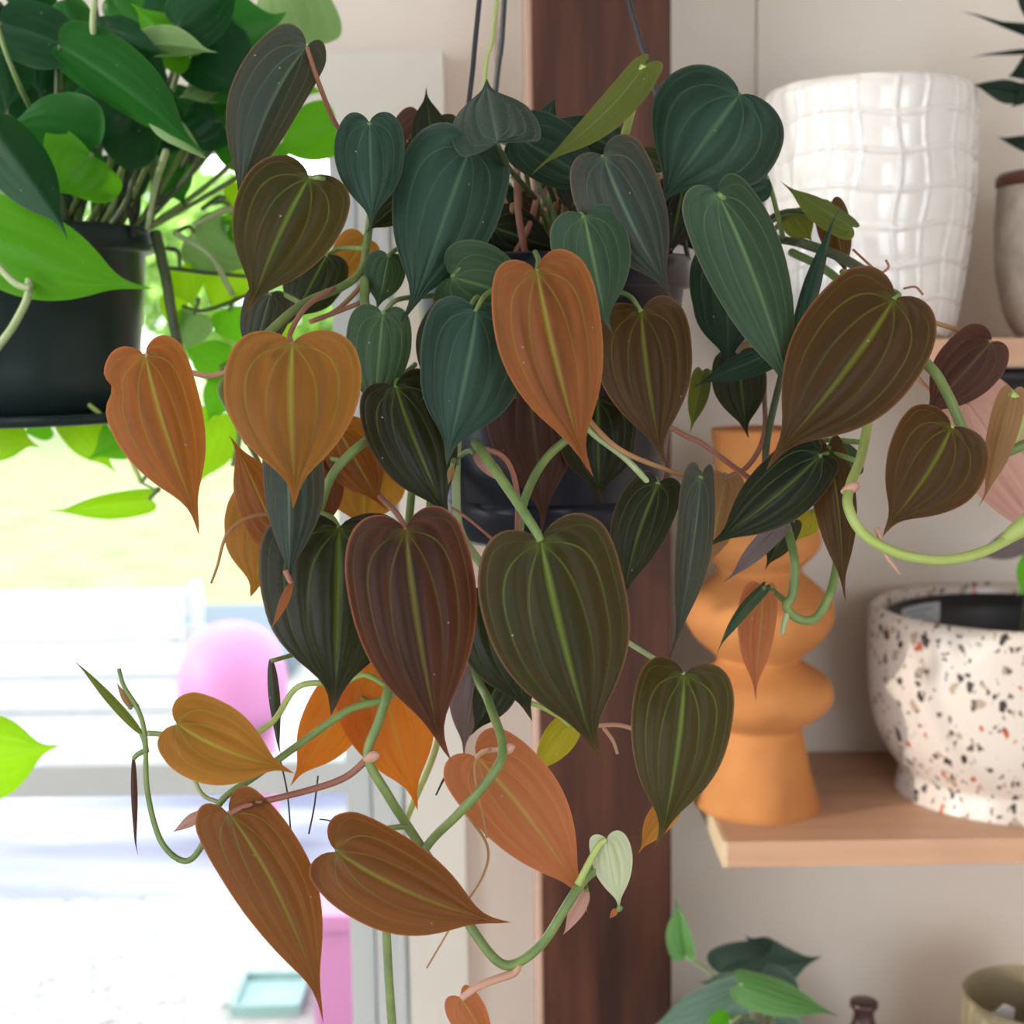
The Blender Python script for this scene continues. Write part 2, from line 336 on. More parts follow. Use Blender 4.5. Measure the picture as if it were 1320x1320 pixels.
# unseen side wall, added to gate the sun onto the shelves, off the plant
struct(link('wall_left_added', boxes_mesh([(WX0 - .1, WX0, -3.0, -2.7, 0, 2.7), (WX0 - .1, WX0, -.45, .10, 0, 2.7), (WX0 - .1, WX0, -2.7, -.45, 2.5, 2.7), (WX0 - .1, WX0, -2.7, -.45, 0, .5),
    (WX0 - .1, WX0, .10, .56, 2.45, 2.7), (WX0 - .1, WX0, .10, .56, 0, .5), (WX0 - .1, WX0, .56, WALL + .14, 0, 2.7)]), M_wall))
struct(link('wall_front_added', boxes_mesh([(-2.3, .4, -3.1, -3.0, 0, 2.7), (.4, 2.1, -3.1, -3.0, 0, .45), (.4, 2.1, -3.1, -3.0, 2.6, 2.7)]), M_wall))  # unseen front wall, added to cut frontal light; its opening lifts the back wall
# board joints of the panelled wall
for px_ in (975, 640, 1560):
    xx = PY(px_, 100, WALL).x
    struct(link('trim_1', boxes_mesh([(xx - .0008, xx + .0008, WALL - .0015, WALL + .01, 1.52, 2.68)]), plain('joint', (.52, .44, .37), .8)))

# window
win = struct(bpy.data.objects.new('window_1', None)); COL.objects.link(win); win.location = (x_jamb, WALL, .22)
def wpart(name, boxes, mat, bevel=.002):
    o = link(name, boxes_mesh(boxes, bevel), mat, win); o.location = -Vector(win.location); return o
z_r0, z_r1 = PY(200, 1019, WALL + .03).z, PY(200, 980, WALL + .03).z
xs1 = PY(483, 1100, WALL).x; xs2 = PY(527, 1100, WALL).x
wpart('head_casing', [(WX0, x_head, WALL - .030, WALL + .01, z_head0, z_head1)], M_trim)
wpart('side_casing', [(xs2, x_case, WALL - .022, WALL + .01, .12, z_head0)], M_trim)
wpart('jamb', [(xs1, xs2 + .004, WALL - .008, WALL + .1, .2, z_head0 + .01)], M_sash)
wpart('jamb_bead', [(xs2 - .014, xs2 - .004, WALL - .014, WALL + .0, .2, z_head0)], M_sash, .003)
wpart('sash_stile', [(x_jamb, xs1 - .003, WALL + .01, WALL + .05, .22, z_head0 + .01)], M_sash)
wpart('sash_rail', [(WX0, x_jamb + .01, WALL + .012, WALL + .048, z_r0, z_r1)], M_sash)
wpart('sill', [(WX0, x_case + .02, WALL - .06, WALL + .16, .19, .22)], M_trim)
gm, nt, b_, out_ = nodes('glass'); tb = N(nt, 'ShaderNodeBsdfTransparent'); gl = N(nt, 'ShaderNodeBsdfGlossy', Roughness=.02)
tb.inputs[0].default_value = (.97, .985, .98, 1); fz = N(nt, 'ShaderNodeFresnel', IOR=1.25); mx = N(nt, 'ShaderNodeMixShader')
nt.links.new(fz.outputs[0], mx.inputs[0]); nt.links.new(tb.outputs[0], mx.inputs[1]); nt.links.new(gl.outputs[0], mx.inputs[2]); nt.links.new(mx.outputs[0], out_.inputs[0])
wpart('pane', [(WX0, x_jamb + .004, WALL + .028, WALL + .032, z_r1 - .004, z_head0 + .02)], gm, 0)
wpart('pane', [(WX0, x_jamb + .004, WALL + .028, WALL + .032, .22, z_r0 + .004)], gm, 0)

# timber post
M_post = plain('post_wood', (.095, .034, .020), .45, (.030, .012, .009), 9, .25, (6, 6, .55), detail=7, spec=.2)
M_pale = plain('post_edge', (.55, .36, .28), .6, (.48, .30, .23), 12)
xp0 = PY(684, 700, 1.20).x; xp1 = PY(866, 700, 1.20).x
post = empty('timber_post', ((xp0 + xp1) / 2, 1.26, 0), 'dark red-brown stained wooden post standing against the beige wall', 'post')
o = link('post_body', boxes_mesh([(xp0 + .006, xp1, 1.20, WALL, 0, 2.7)], .004), M_post, post); o.location = -Vector(post.location)
o = link('edge_strip', boxes_mesh([(xp0 + .001, xp0 + .0062, 1.205, WALL, 0, 2.7)], .001), M_pale, post); o.location = -Vector(post.location)

# shelves
M_ply = plain('shelf_wood', (.60, .36, .23), .5, (.50, .28, .17), 5, .12, (.6, 7, 9), detail=6)
M_plyend = plain('shelf_end', (.72, .56, .38), .6, (.64, .48, .31), 30, .1, (1, 1, 6))
YF = 1.12
z_low = PY(1120, 1083, YF).z; z_up = PY(1260, 436, YF).z; x_sh = PY(932, 1100, YF).x; TH = .0215
def shelf(z, x0, label):
    s = empty('wall_shelf', (x0, WALL, z - TH), label, 'shelf')
    a = link('board', boxes_mesh([(x0 + .004, 1.9, YF, WALL, z - TH, z)], .0012), M_ply, s); a.location = -Vector(s.location)
    a = link('end_edge', boxes_mesh([(x0, x0 + .0041, YF, WALL, z - TH, z)], .0008), M_plyend, s); a.location = -Vector(s.location)
shelf(z_up, PY(1020, 436, YF).x, 'pale wooden wall shelf carrying the white quilted planter')
shelf(z_low, x_sh, 'pale wooden wall shelf carrying the terracotta vase and the terrazzo pot')
z_bot = z_low - .37
shelf(z_bot, x_sh, 'pale wooden wall shelf below, carrying the silvery-leaved vine')

# ------------------------------------------------------------------ outdoors
def ground(name, x0, x1, y0, y1, z, mat, n=1):
    return struct(link(name, boxes_mesh([(x0, x1, y0, y1, z - .05, z)]), mat))
M_gravel, nt, b_, o_ = nodes('gravel'); tcn = N(nt, 'ShaderNodeTexCoord'); vo = N(nt, 'ShaderNodeTexVoronoi', Scale=55.0); nt.links.new(tcn.outputs['Object'], vo.inputs['Vector'])
rp = ramp(nt, [(0, (.06, .055, .055)), (.16, (.22, .215, .21)), (.4, (.30, .295, .28)), (1, (.36, .355, .34))]); nt.links.new(vo.outputs['Color'], rp.inputs[0]); nt.links.new(rp.outputs[0], b_.inputs['Base Color'])
bpn = N(nt, 'ShaderNodeBump', Strength=.3, Distance=.01); nt.links.new(vo.outputs['Distance'], bpn.inputs['Height']); nt.links.new(bpn.outputs[0], b_.inputs['Normal']); b_.inputs['Roughness'].default_value = .9
M_asph_dapples = plain('asphalt_sun_dapples', (.095, .10, .16), .85, (.34, .34, .38), 2.6, .1, (.35, 1.6, 1), detail=5)  # pale patches are sun dapples painted into the road colour
M_kerb = plain('kerb', (.36, .36, .36), .8)
M_grass = plain('grass', (.15, .20, .07), .9, (.30, .30, .15), 3.0, .3, detail=8)
yA = PZ(200, 1158, -.02).y; yB = PZ(200, 985, -.02).y; yC = PZ(200, 800, -.02).y
ground('ground_gravel', -25, 25, WALL + .14, yA, -.02, M_gravel)
ground('ground_road', -25, 25, yA, yB, -.025, M_asph_dapples)
ground('ground_pavement', -25, 25, yB, yC, -.01, M_kerb)
ground('ground_lawn', -60, 60, yC, 90, 0.0, M_grass)

# pale blue slab table and white crate across the road
M_slab = plain('slab_blue', (.085, .115, .15), .6, (.07, .10, .135), 10)
M_slableg = plain('slab_leg', (.16, .19, .25), .7)
yt = yB + 1.2
def out_at(px, py, Y): return PY(px, py, Y)
a = out_at(120, 855, yt); b = out_at(375, 855, yt); zt = a.z
tb_ = empty('picnic_table', ((a.x + b.x) / 2, yt + .6, -.01), 'pale blue outdoor table with a broad flat top beyond the road', 'table')
def ppart(name, boxes, mat, parent, bevel=.01):
    o = link(name, boxes_mesh(boxes, bevel), mat, parent); o.location = -Vector(parent.location); return o
ppart('table_top', [(a.x, b.x, yt, yt + 1.3, zt - .06, zt + .02)], M_slab, tb_)
for lx in (a.x + .35, b.x - .3):
    for ly in (yt + .12, yt + 1.1): ppart('leg', [(lx, lx + .12, ly, ly + .1, -.01, zt - .06)], M_slableg, tb_)
c0 = out_at(0, 900, yt - .5)
crate = empty('garden_crate', (c0.x + .2, yt - .2, -.01), 'white slatted crate standing beside the blue outdoor table', 'crate')
M_white = plain('white_paint', (.46, .46, .47), .6)
for k in range(3):
    zc = .0 + k * .15
    ppart('slat', [(c0.x - .3, c0.x + .75, yt - .5, yt - .47, zc, zc + .12)], M_white, crate, .005)
    ppart('slat', [(c0.x - .3, c0.x + .75, yt - .05, yt - .02, zc, zc + .12)], M_white, crate, .005)
for lx in (c0.x - .3, c0.x + .71):
    for ly in (yt - .47, yt - .09): ppart('corner_post', [(lx, lx + .04, ly, ly + .04, -.01, .46)], M_white, crate, .003)

# pink round-headed ornament and pink planter on the gravel side
M_pink = plain('pink_paint', (.44, .16, .33), .5, (.40, .145, .30), 6)
yo = yA + .35
hc = PY(300, 872, yo); rr = 72 * hc.y / F_PX
orn = empty('garden_ornament', (hc.x + .06, yo, -.025), 'bright pink garden ornament with a big round head on a post', 'ornament')
pr_ = smooth_prof([(0, -1.0), (.5, -.98), (.92, -.72), (1.0, -.25), (.93, .3), (.7, .74), (.38, .95), (0, 1.0)], 6)
hd = link('head', lathe_mesh([(r_ * rr, z_ * rr) for r_, z_ in pr_], 40), M_pink, orn, hc - orn.location)
px0 = PY(318, 980, yo).x; px1 = PY(357, 980, yo).x
pm = lathe_mesh([(.62 * (px1 - px0), -.025 + .0), (.6 * (px1 - px0), .03), ((px1 - px0) / 2, .06), ((px1 - px0) / 2, hc.z - rr * .8)], 28)
link('post', pm, M_pink, orn, Vector(((px0 + px1) / 2, yo, 0)) - orn.location)
yp = PZ(420, 1330, -.02).y
pl0 = PY(398, 1250, yp).x; pl1 = pl0 + .34; plz = PY(420, 1178, yp).z
plt = empty('pink_planter', ((pl0 + pl1) / 2, yp + .15, -.02), 'bright pink square planter standing on the white gravel', 'planter')
ppart('planter_body', [(pl0 + .01, pl1 - .01, yp, yp + .3, -.02, plz - .04)], M_pink, plt, .006)
ppart('planter_rim', [(pl0, pl1, yp - .01, yp + .31, plz - .04, plz)], M_pink, plt, .006)
mt0 = PZ(355, 1290, -.02)
tray = empty('mint_tray', (mt0.x, mt0.y, -.02), 'flat mint green tray lying on the gravel by the pink planter', 'tray')
M_mint = plain('mint_plastic', (.24, .38, .36), .5)
ppart('tray_base', [(mt0.x - .09, mt0.x + .07, mt0.y - .08, mt0.y + .1, -.02, -.008)], M_mint, tray, .003)
for xa, xb, ya_, yb_ in ((-.09, -.08, -.08, .1), (.06, .07, -.08, .1), (-.08, .06, -.08, -.07), (-.08, .06, .09, .1)):
    ppart('tray_lip', [(mt0.x + xa, mt0.x + xb, mt0.y + ya_, mt0.y + yb_, -.01, .008)], M_mint, tray, .002)

# trees along the far side of the lawn
M_bark = plain('bark', (.20, .15, .11), .9, (.13, .10, .08), 12, .4)
M_crown = plain('tree_leaves', (.22, .42, .06), .7, (.36, .56, .12), 4)
def tree(x, y, h, rad, label, seed):
    t = empty('garden_tree', (x, y, 0), label, 'tree', 'trees beyond the lawn'); rnd = random.Random(seed)
    link('trunk', tube_mesh([Vector((0, 0, -.05)), Vector((.05, .03, h * .35)), Vector((-.04, 0, h * .75))], rad * .09, rad * .04, 6, 9), M_bark, t)
    V = []; Fc = []
    for i in range(2600):
        u = Vector((rnd.gauss(0, 1), rnd.gauss(0, 1), rnd.gauss(0, 1))).normalized() * rad * rnd.uniform(.55, 1) ** .5
        c = Vector((u.x, u.y, u.z * .85 + h - rad * .8)); n = Vector((rnd.gauss(0, 1), rnd.gauss(0, 1), rnd.gauss(0, 1))).normalized()
        s = rad * .085; e = n.orthogonal().normalized(); f = n.cross(e); k = len(V)
        V += [c - e * s, c + f * s * .6, c + e * s, c - f * s * .6]; Fc.append((k, k + 1, k + 2, k + 3))
    o = link('crown', mesh_from(V, Fc, False), M_crown, t); o['kind'] = 'stuff'
for i, (px_, dist, h, rad, lab) in enumerate([(-150, 24, 5.5, 2.5, 'broad round green tree far beyond the lawn behind the pothos'), (110, 34, 7.5, 3.0, 'tall green tree rising beyond the lawn behind the pothos stems'),
        (330, 24, 4.2, 2.0, 'low bushy green tree beyond the lawn near the window casing')]):
    tree(PY(px_, 437, dist).x, dist, h, rad, lab, i)

# ------------------------------------------------------------------ things on the shelves
def lathe_px(cx, Yc, pts, mat, root, name, seg=64, sm=6, rfun=None, zmin=None, cap=(1, 1)):
    c = PY(cx, pts[0][1], Yc); s = (PY(cx + 100, pts[0][1], Yc) - c).length / 100
    pr = [(h * s, PY(cx, y, Yc).z) for h, y in pts]
    if sm: pr = smooth_prof(pr, sm)
    if zmin is not None: pr = [(r_, max(z_, zmin)) for r_, z_ in pr]
    return link(name, lathe_mesh([(r_, z_ - root.location.z) for r_, z_ in pr], seg, rfun, cap), mat, root)

# terracotta totem vase
M_terra = plain('terracotta', (.56, .235, .070), .85, (.46, .175, .048), 18, .8, detail=8)
YT = 1.215
vx = PY(977, 1040, YT)
vase = empty('totem_vase', (vx.x, YT, z_low), 'sculptural terracotta vase of stacked angular bulges on the wooden shelf', 'vase')
zb = PY(977, 1046, YT).z
prof = [(60, 553), (63, 556), (60, 600), (58, 640), (68, 668), (78, 688), (79, 702), (70, 716), (56, 730), (56, 738), (70, 750), (93, 772), (97, 785), (95, 800), (80, 822), (56, 843), (55, 850),
        (70, 860), (90, 873), (96, 888), (94, 902), (80, 918), (56, 934), (57, 946), (66, 985), (78, 1022), (84, 1040), (80, 1046)]
lathe_px(977, YT, prof, M_terra, vase, 'vase_body', 56, 3, lambda r, z, a, i: r * (1 + .018 * math.sin(3 * a + z * 30) + .012 * math.sin(7 * a - z * 55)), zmin=z_low)
lathe_px(977, YT, [(0, 556), (50, 556), (52, 560), (0, 561)], plain('vase_inside', (.20, .08, .03), .9), vase, 'mouth', 40, 0)

# terrazzo pot
M_tz, nt, b_, o_ = nodes('terrazzo'); Lk = nt.links.new; tcn = N(nt, 'ShaderNodeTexCoord')
base = None; prev = None
for (sc, th, colr, off) in ((95., .33, (.040, .030, .026), 0), (130., .30, (.14, .09, .07), 3), (110., .30, (.50, .085, .04), 7), (90., .30, (.42, .32, .24), 12)):
    mp = N(nt, 'ShaderNodeMapping'); mp.inputs['Location'].default_value = (off, off * .7, off * .3); mp.inputs['Scale'].default_value = (1, 1, .8)
    nzz = N(nt, 'ShaderNodeTexNoise', Scale=110.0, Detail=3.0); ad = N(nt, 'ShaderNodeVectorMath', operation='MULTIPLY_ADD'); ad.inputs[1].default_value = (.013, .013, .013)
    Lk(tcn.outputs['Object'], mp.inputs[0]); Lk(mp.outputs[0], nzz.inputs['Vector']); Lk(nzz.outputs['Color'], ad.inputs[0]); Lk(mp.outputs[0], ad.inputs[2])
    vo = N(nt, 'ShaderNodeTexVoronoi', Scale=sc); Lk(ad.outputs[0], vo.inputs['Vector'])
    sepc = N(nt, 'ShaderNodeSeparateColor'); Lk(vo.outputs['Color'], sepc.inputs[0])
    sz = N(nt, 'ShaderNodeMath', operation='MULTIPLY'); Lk(sepc.outputs[0], sz.inputs[0]); sz.inputs[1].default_value = th * 1.35
    lt = N(nt, 'ShaderNodeMath', operation='LESS_THAN'); Lk(vo.outputs['Distance'], lt.inputs[0]); Lk(sz.outputs[0], lt.inputs[1])
    g2 = N(nt, 'ShaderNodeMath', operation='GREATER_THAN'); Lk(sepc.outputs[1], g2.inputs[0]); g2.inputs[1].default_value = .36 if colr[0] < .5 else .80
    mm_ = N(nt, 'ShaderNodeMath', operation='MULTIPLY'); Lk(lt.outputs[0], mm_.inputs[0]); Lk(g2.outputs[0], mm_.inputs[1])
    mc = N(nt, 'ShaderNodeMix', data_type='RGBA'); Lk(mm_.outputs[0], mc.inputs[0]); mc.inputs[7].default_value = rgba(colr)
    if prev is None: mc.inputs[6].default_value = (.68, .60, .54, 1)
    else: Lk(prev, mc.inputs[6])
    prev = mc.outputs[2]
Lk(prev, b_.inputs['Base Color']); b_.inputs['Roughness'].default_value = .28; b_.inputs['Coat Weight'].default_value = .4
YZ = 1.245
tzc = PY(1302, 1040, YZ)
tz = empty('terrazzo_pot', (tzc.x, YZ, z_low), 'white terrazzo pot speckled black and red with a foot ring', 'pot')
lathe_px(1302, YZ, [(164, 800), (167, 785), (174, 780), (182, 785), (185, 800), (185, 860), (181, 905), (172, 940), (158, 966), (146, 982), (142, 990), (145, 1006), (148, 1020), (145, 1030), (120, 1030)], M_tz, tz, 'pot_body', 96, 5, zmin=z_low, cap=(0, 1))
M_blk = plain('black_plastic', (.012, .014, .020), .4, (.018, .02, .028), 20)
lathe_px(1302, YZ, [(120, 1020), (158, 812), (163, 797), (157, 793), (150, 815), (130, 900), (.1, 902)], M_blk, tz, 'inner_pot', 64, 0, zmin=z_low + .01)
# curved white label inside the rim, its print as fine grey bars
th0, th1 = R(197 - 90 + 0), R(0)
def arc_label(root, cx, Yc, half, y0, y1, a0, a1, mat, name, inset=0.):
    c = PY(cx, y0, Yc); s = (PY(cx + 100, y0, Yc) - c).length / 100; V = []; Fc = []; n = 10
    for i in range(n + 1):
        a = R(a0 + (a1 - a0) * i / n)
        for yy in (y0, y1):
            V.append((half * s * math.cos(a), half * s * math.sin(a), PY(cx, yy, Yc).z - root.location.z))
    for i in range(n): Fc.append((2 * i, 2 * i + 1, 2 * i + 3, 2 * i + 2))
    return link(name, mesh_from(V, Fc), mat, root)
M_lab = plain('label_paper', (.72, .76, .82), .5)
M_prt = plain('label_print', (.42, .46, .52), .6)
lab = arc_label(tz, 1302, YZ, 149.2, 800, 842, 146, 112, M_lab, 'label')
for k, yy in enumerate((806, 814, 822, 830)):
    arc_label(tz, 1302, YZ, 148.5, yy, yy + 3, 142, 117 + 5 * (k % 2), M_prt, 'label_print').parent = lab
# its plant: two blurred leaves seen at the pot's far side
for b_p, t_p, w_, kd, dd in (((1330, 690), (1252, 722), 38, 'mauve', 1.2), ((1345, 720), (1312, 770), 46, 'ivyb', 1.12), ((1400, 660), (1340, 560), 70, 'ivyd', 1.22)):
    leaf(tz, b_p, t_p, w_, kd, dd, pet=[(1330, 740, 1.24), (1310, 890, 1.25)], ps='d', pr=.0016)

# white quilted planter
M_glaze = plain('white_glaze', (.76, .74, .73), .16, (.72, .70, .69), 30, .05, spec=.6, coat=.6)
YW = 1.225
wc = PY(1116, 437, YW)
wp = empty('quilted_planter', (wc.x, YW, z_up), 'glossy white ceramic planter with embossed square quilting', 'planter')
sW = (PY(1216, 437, YW) - PY(1116, 437, YW)).length / 100
zt_ = PY(1116, 116, YW).z; rows = 130; prof = []
for i in range(rows + 1):
    f = i / rows; h = 103 + (129 - 103) * min(1, f * 1.7) ** .7
    if f > .955: h -= 9 * ((f - .955) / .045) ** 2
    if f < .03: h -= 5 * (1 - f / .03)
    prof.append((h * sW, z_up + (zt_ - z_up) * f))
cellh = 44.5 * sW
def quilt(r, z, a, i):
    wob = .10 * math.sin(z * 70 + a * 3) ; u = (a / (2 * math.pi) * 20 + wob + .06 * math.sin(a * 9)) % 1; v = ((zt_ - z) / cellh + .10 * math.sin(a * 5.0) + .02) % 1
    du = min(u, 1 - u); dv = min(v, 1 - v)
    g = max(math.exp(-(du / .05) ** 2), math.exp(-(dv / .05) ** 2))
    pil = (math.sin(math.pi * u) * math.sin(math.pi * v)) ** .5
    return r - .0004 + .0028 * g + .0018 * pil
inner = [((116 - 4 * k) * sW, zt_ - .002 - k * .012) for k in range(6)] + [(0.0001, zt_ - .075)]
link('planter_body', lathe_mesh([(r_, z_ - z_up) for r_, z_ in prof], 300, quilt, (1, 0)), M_glaze, wp)
link('inside', lathe_mesh([(r_, z_ - z_up) for r_, z_ in inner], 64), M_blk, wp)

# stoneware pot with dark upright plant
M_stone = plain('stoneware', (.62, .54, .46), .55, (.42, .34, .28), 60, .2, detail=8)
M_rimr = plain('rim_glaze', (.17, .055, .035), .35, (.12, .04, .03), 30)
YS = 1.23
sc_ = PY(1372, 410, YS)
sp_ = empty('stoneware_pot', (sc_.x, YS, z_up), 'speckled cream stoneware pot with red-brown rim holding a dark plant', 'potted plant')
lathe_px(1372, YS, [(50, 437), (62, 428), (76, 400), (86, 350), (89, 300), (88, 260), (86, 240)], M_stone, sp_, 'pot_body', 64, 5, zmin=z_up)
lathe_px(1372, YS, [(86, 241), (90, 238), (90, 228), (86, 222), (80, 224), (78, 250), (0, 252)], M_rimr, sp_, 'pot_rim', 64, 0)
for b_p, t_p, w_, dd in (((1372, 60), (1238, 12), 9, 1.20), ((1360, 40), (1283, 27), 8, 1.19), ((1380, 62), (1250, 72), 8, 1.21), ((1326, 108), (1222, 111), 5, 1.2), ((1322, 122), (1254, 108), 30, 1.18), ((1345, 80), (1300, 100), 38, 1.2),
        ((1345, 105), (1303, 140), 26, 1.18), ((1350, 190), (1286, 178), 22, 1.19), ((1340, 30), (1306, -20), 20, 1.2), ((1400, 60), (1470, 10), 30, 1.2), ((1395, 110), (1460, 150), 30, 1.2)):
    leaf(sp_, b_p, t_p, w_, 'night', dd, oval=1, fl=15, fr=15, pet=[(1365, 150, 1.22), (1372, 251, 1.23)], ps='d', pr=.0015)

# small black pot hung under the upper shelf
zbk = z_up - TH
bk = empty('black_pot', (PY(1338, 540, 1.16).x, 1.18, PY(1338, 622, 1.16).z), 'small black plastic pot hanging under the upper shelf', 'pot')
lathe_px(1340, 1.18, [(40, 622), (52, 618), (60, 560), (66, 500), (68, 490), (72, 489), (73, 478), (70, 475), (0, 476)], M_blk, bk, 'pot_body', 48, 0)
link('hook', tube_mesh([Vector((bk.location.x, 1.18, PY(1340, 480, 1.18).z)), Vector((bk.location.x, 1.18, zbk))], .003, n=3, origin=Vector(bk.location)), M_blk, bk)

# bottom shelf: silvery vine in a pot, brown jar, olive bowl
YV = 1.20
vc = PY(975, 1400, YV)
sv = empty('silver_vine', (vc.x, YV, z_bot), 'silvery green leafy vine in a grey pot under the lower shelf', 'potted plant')
ph = .13
link('pot_body', lathe_mesh(smooth_prof([(.045, 0), (.05, .002), (.062, .07), (.066, ph - .012), (.070, ph - .01), (.071, ph), (.064, ph), (.060, ph - .02), (0, ph - .022)], 4), 48), plain('grey_glaze', (.30, .31, .30), .4), sv)
crown_v = (965, 1360, 1.19)
for b_p, t_p, w_, kd, dd, kw in (
    ((955, 1268), (1082, 1309), 50, 'frostg', 1.10, dict(fl=-5, fr=-10, roll=-15)), ((958, 1278), (828, 1330), 60, 'frost', 1.12, dict(roll=20)),
    ((930, 1255), (1060, 1235), 78, 'frostd', 1.22, dict(fl=-10, fr=-25, td=.03, tipw=1.3)), ((962, 1272), (900, 1266), 44, 'frost', 1.15, dict(roll=30, tipw=1.3)),
    ((884, 1232), (871, 1155), 42, 'frostg', 1.16, dict(fl=55, fr=5, bend=.1)), ((940, 1318), (905, 1330), 34, 'ivyb', 1.10, {}), ((985, 1262), (1040, 1290), 48, 'frostd', 1.16, dict(tipw=1.3)),
    ((1000, 1320), (1050, 1345), 50, 'frost', 1.12, {}), ((950, 1330), (985, 1400), 60, 'frostd', 1.10, {}), ((900, 1340), (850, 1390), 50, 'frost', 1.10, {}), ((1010, 1250), (960, 1205), 60, 'frostd', 1.24, dict(tipw=1.3, roll=25))):
    leaf(sv, b_p, t_p, w_, kd, dd, crown=crown_v, pet=[((b_p[0] + 965) / 2 + 6, (b_p[1] + 1350) / 2 - 14, dd + .02), (965, 1440, 1.19)], ps='w' if kd != 'frostd' else 'd', pr=.0016, **kw)
jc = PY(1112, 1400, 1.22)
jar = empty('brown_jar', (jc.x, 1.22, z_bot), 'small dark brown glazed jar beside the silvery vine', 'jar')
zj = PY(1112, 1291, 1.22).z - z_bot
link('jar_body', lathe_mesh(smooth_prof([(.026, 0), (.030, .003), (.034, .05), (.030, zj - .06), (.0105, zj - .02), (.010, zj - .004), (.011, zj), (.006, zj)], 5), 40, lambda r, z, a, i: r), plain('brown_glaze', (.075, .030, .030), .35, (.05, .02, .022), 20), jar)
link('lip', lathe_mesh([(.011, zj - .006), (.0125, zj - .004), (.0125, zj), (.0105, zj + .001)], 32), plain('brown_lip', (.06, .025, .025), .3), jar)
bc = PY(1330, 1400, 1.20)
bowl = empty('olive_pot', (bc.x, 1.20, z_bot), 'olive beige ceramic pot with a white price tag inside its rim', 'pot')
M_ol = plain('olive_glaze', (.36, .30, .19), .45, (.30, .25, .15), 25)
zo = PY(1330, 1285, 1.20).z - z_bot; so = (PY(1430, 1285, 1.2) - PY(1330, 1285, 1.2)).length / 100
link('pot_body', lathe_mesh(smooth_prof([(60 * so, 0), (68 * so, .003), (84 * so, zo * .5), (89 * so, zo - .008), (90 * so, zo), (86 * so, zo), (82 * so, zo - .03), (70 * so, zo - .09), (0.0001, zo - .1)], 5), 64), M_ol, bowl)
tg = empty('price_tag', (bowl.location.x - 60 * so, 1.19, z_bot + zo - .03), 'white paper price tag stuck in the olive pot', 'tag')
tv = [(-.012, 0, -.03), (.016, .004, -.03), (.022, .004, .022), (.012, .003, .027), (-.018, 0, .005)]
tf = mesh_from([Vector(v) for v in tv] + [Vector(v) + Vector((0, .0008, 0)) for v in tv], [(0, 1, 2, 3, 4), (9, 8, 7, 6, 5)] + [(i, (i + 1) % 5, (i + 1) % 5 + 5, i + 5) for i in range(5)], False)
link('tag_card', tf, plain('tag_paper', (.75, .74, .76), .6), tg)
link('tag_print', boxes_mesh([(-.006, .014, -.0006, .0002, -.012 + k * .008, -.0095 + k * .008) for k in range(3)]), plain('tag_ink', (.15, .15, .18), .6), tg)

# ------------------------------------------------------------------ hanging philodendron (the main thing)
YP = .80
pb = PY(712, 690, YP)
mp_ = empty('hanging_philodendron', pb, 'velvety heart-leaf philodendron trailing bronze and dark green leaves from a hanging pot', 'potted plant')
M_nav = plain('navy_plastic', (.008, .010, .020), .28, (.011, .014, .027), 25, spec=.3)
M_soil = plain('soil', (.020, .013, .009), .95, (.045, .03, .02), 120, .8)
lathe_px(712, YP, [(118, 668), (128, 664), (140, 640), (150, 560), (162, 440), (168, 376), (176, 374), (178, 370), (178, 338), (175, 334), (168, 335), (164, 352), (0, 354)], M_nav, mp_, 'pot', 72, 0)
lathe_px(712, YP, [(100, 690), (124, 690), (132, 684), (140, 648), (141, 636), (137, 634), (135, 640), (128, 672), (0, 674)], M_nav, mp_, 'saucer', 72, 0)
lathe_px(712, YP, [(160, 356), (120, 349), (60, 345), (0, 344)], M_soil, mp_, 'soil', 40, 3)
HK = (672, -500, .80)
M_wire = plain('wire_plastic', (.018, .020, .026), .4)
def mtube(pts, r, mat, name, root=None, n=4):
    root = root or mp_
    q = [P(*p) for p in pts]
    return link(name, tube_mesh(q, r, r, n, 8, q[0]), mat, root, q[0] - root.location)
mtube([(576, 350, .765), (607, 110, .782), (618, 0, .788), HK], .0014, M_wire, 'hanger_wire')
mtube([(617, 345, .845), (640, 105, .825), (650, 0, .818), HK], .0016, M_wire, 'hanger_wire')
mtube([(889, 345, .80), (848, 130, .80), (810, 0, .80), HK], .0014, M_wire, 'hanger_wire')
mtube([(620, 200, .80), (627, 80, .80), (640, 0, .80), HK], .0010, STEM['l'], 'tie_string')
mtube([HK, (672, -560, .80), (668, -590, .80), (672, -620, .80)], .002, M_wire, 'hook')
hz = P(672, -620, .80)
link('ceiling_cord', tube_mesh([hz, Vector((hz.x, hz.y, 2.7))], .0012, n=2, origin=hz), M_wire, mp_, hz - mp_.location)

CR = (700, 335, .80)
def ML(*a, **k): 
    if 'pet' not in k: k['crown'] = CR
    return leaf(mp_, *a, **k)
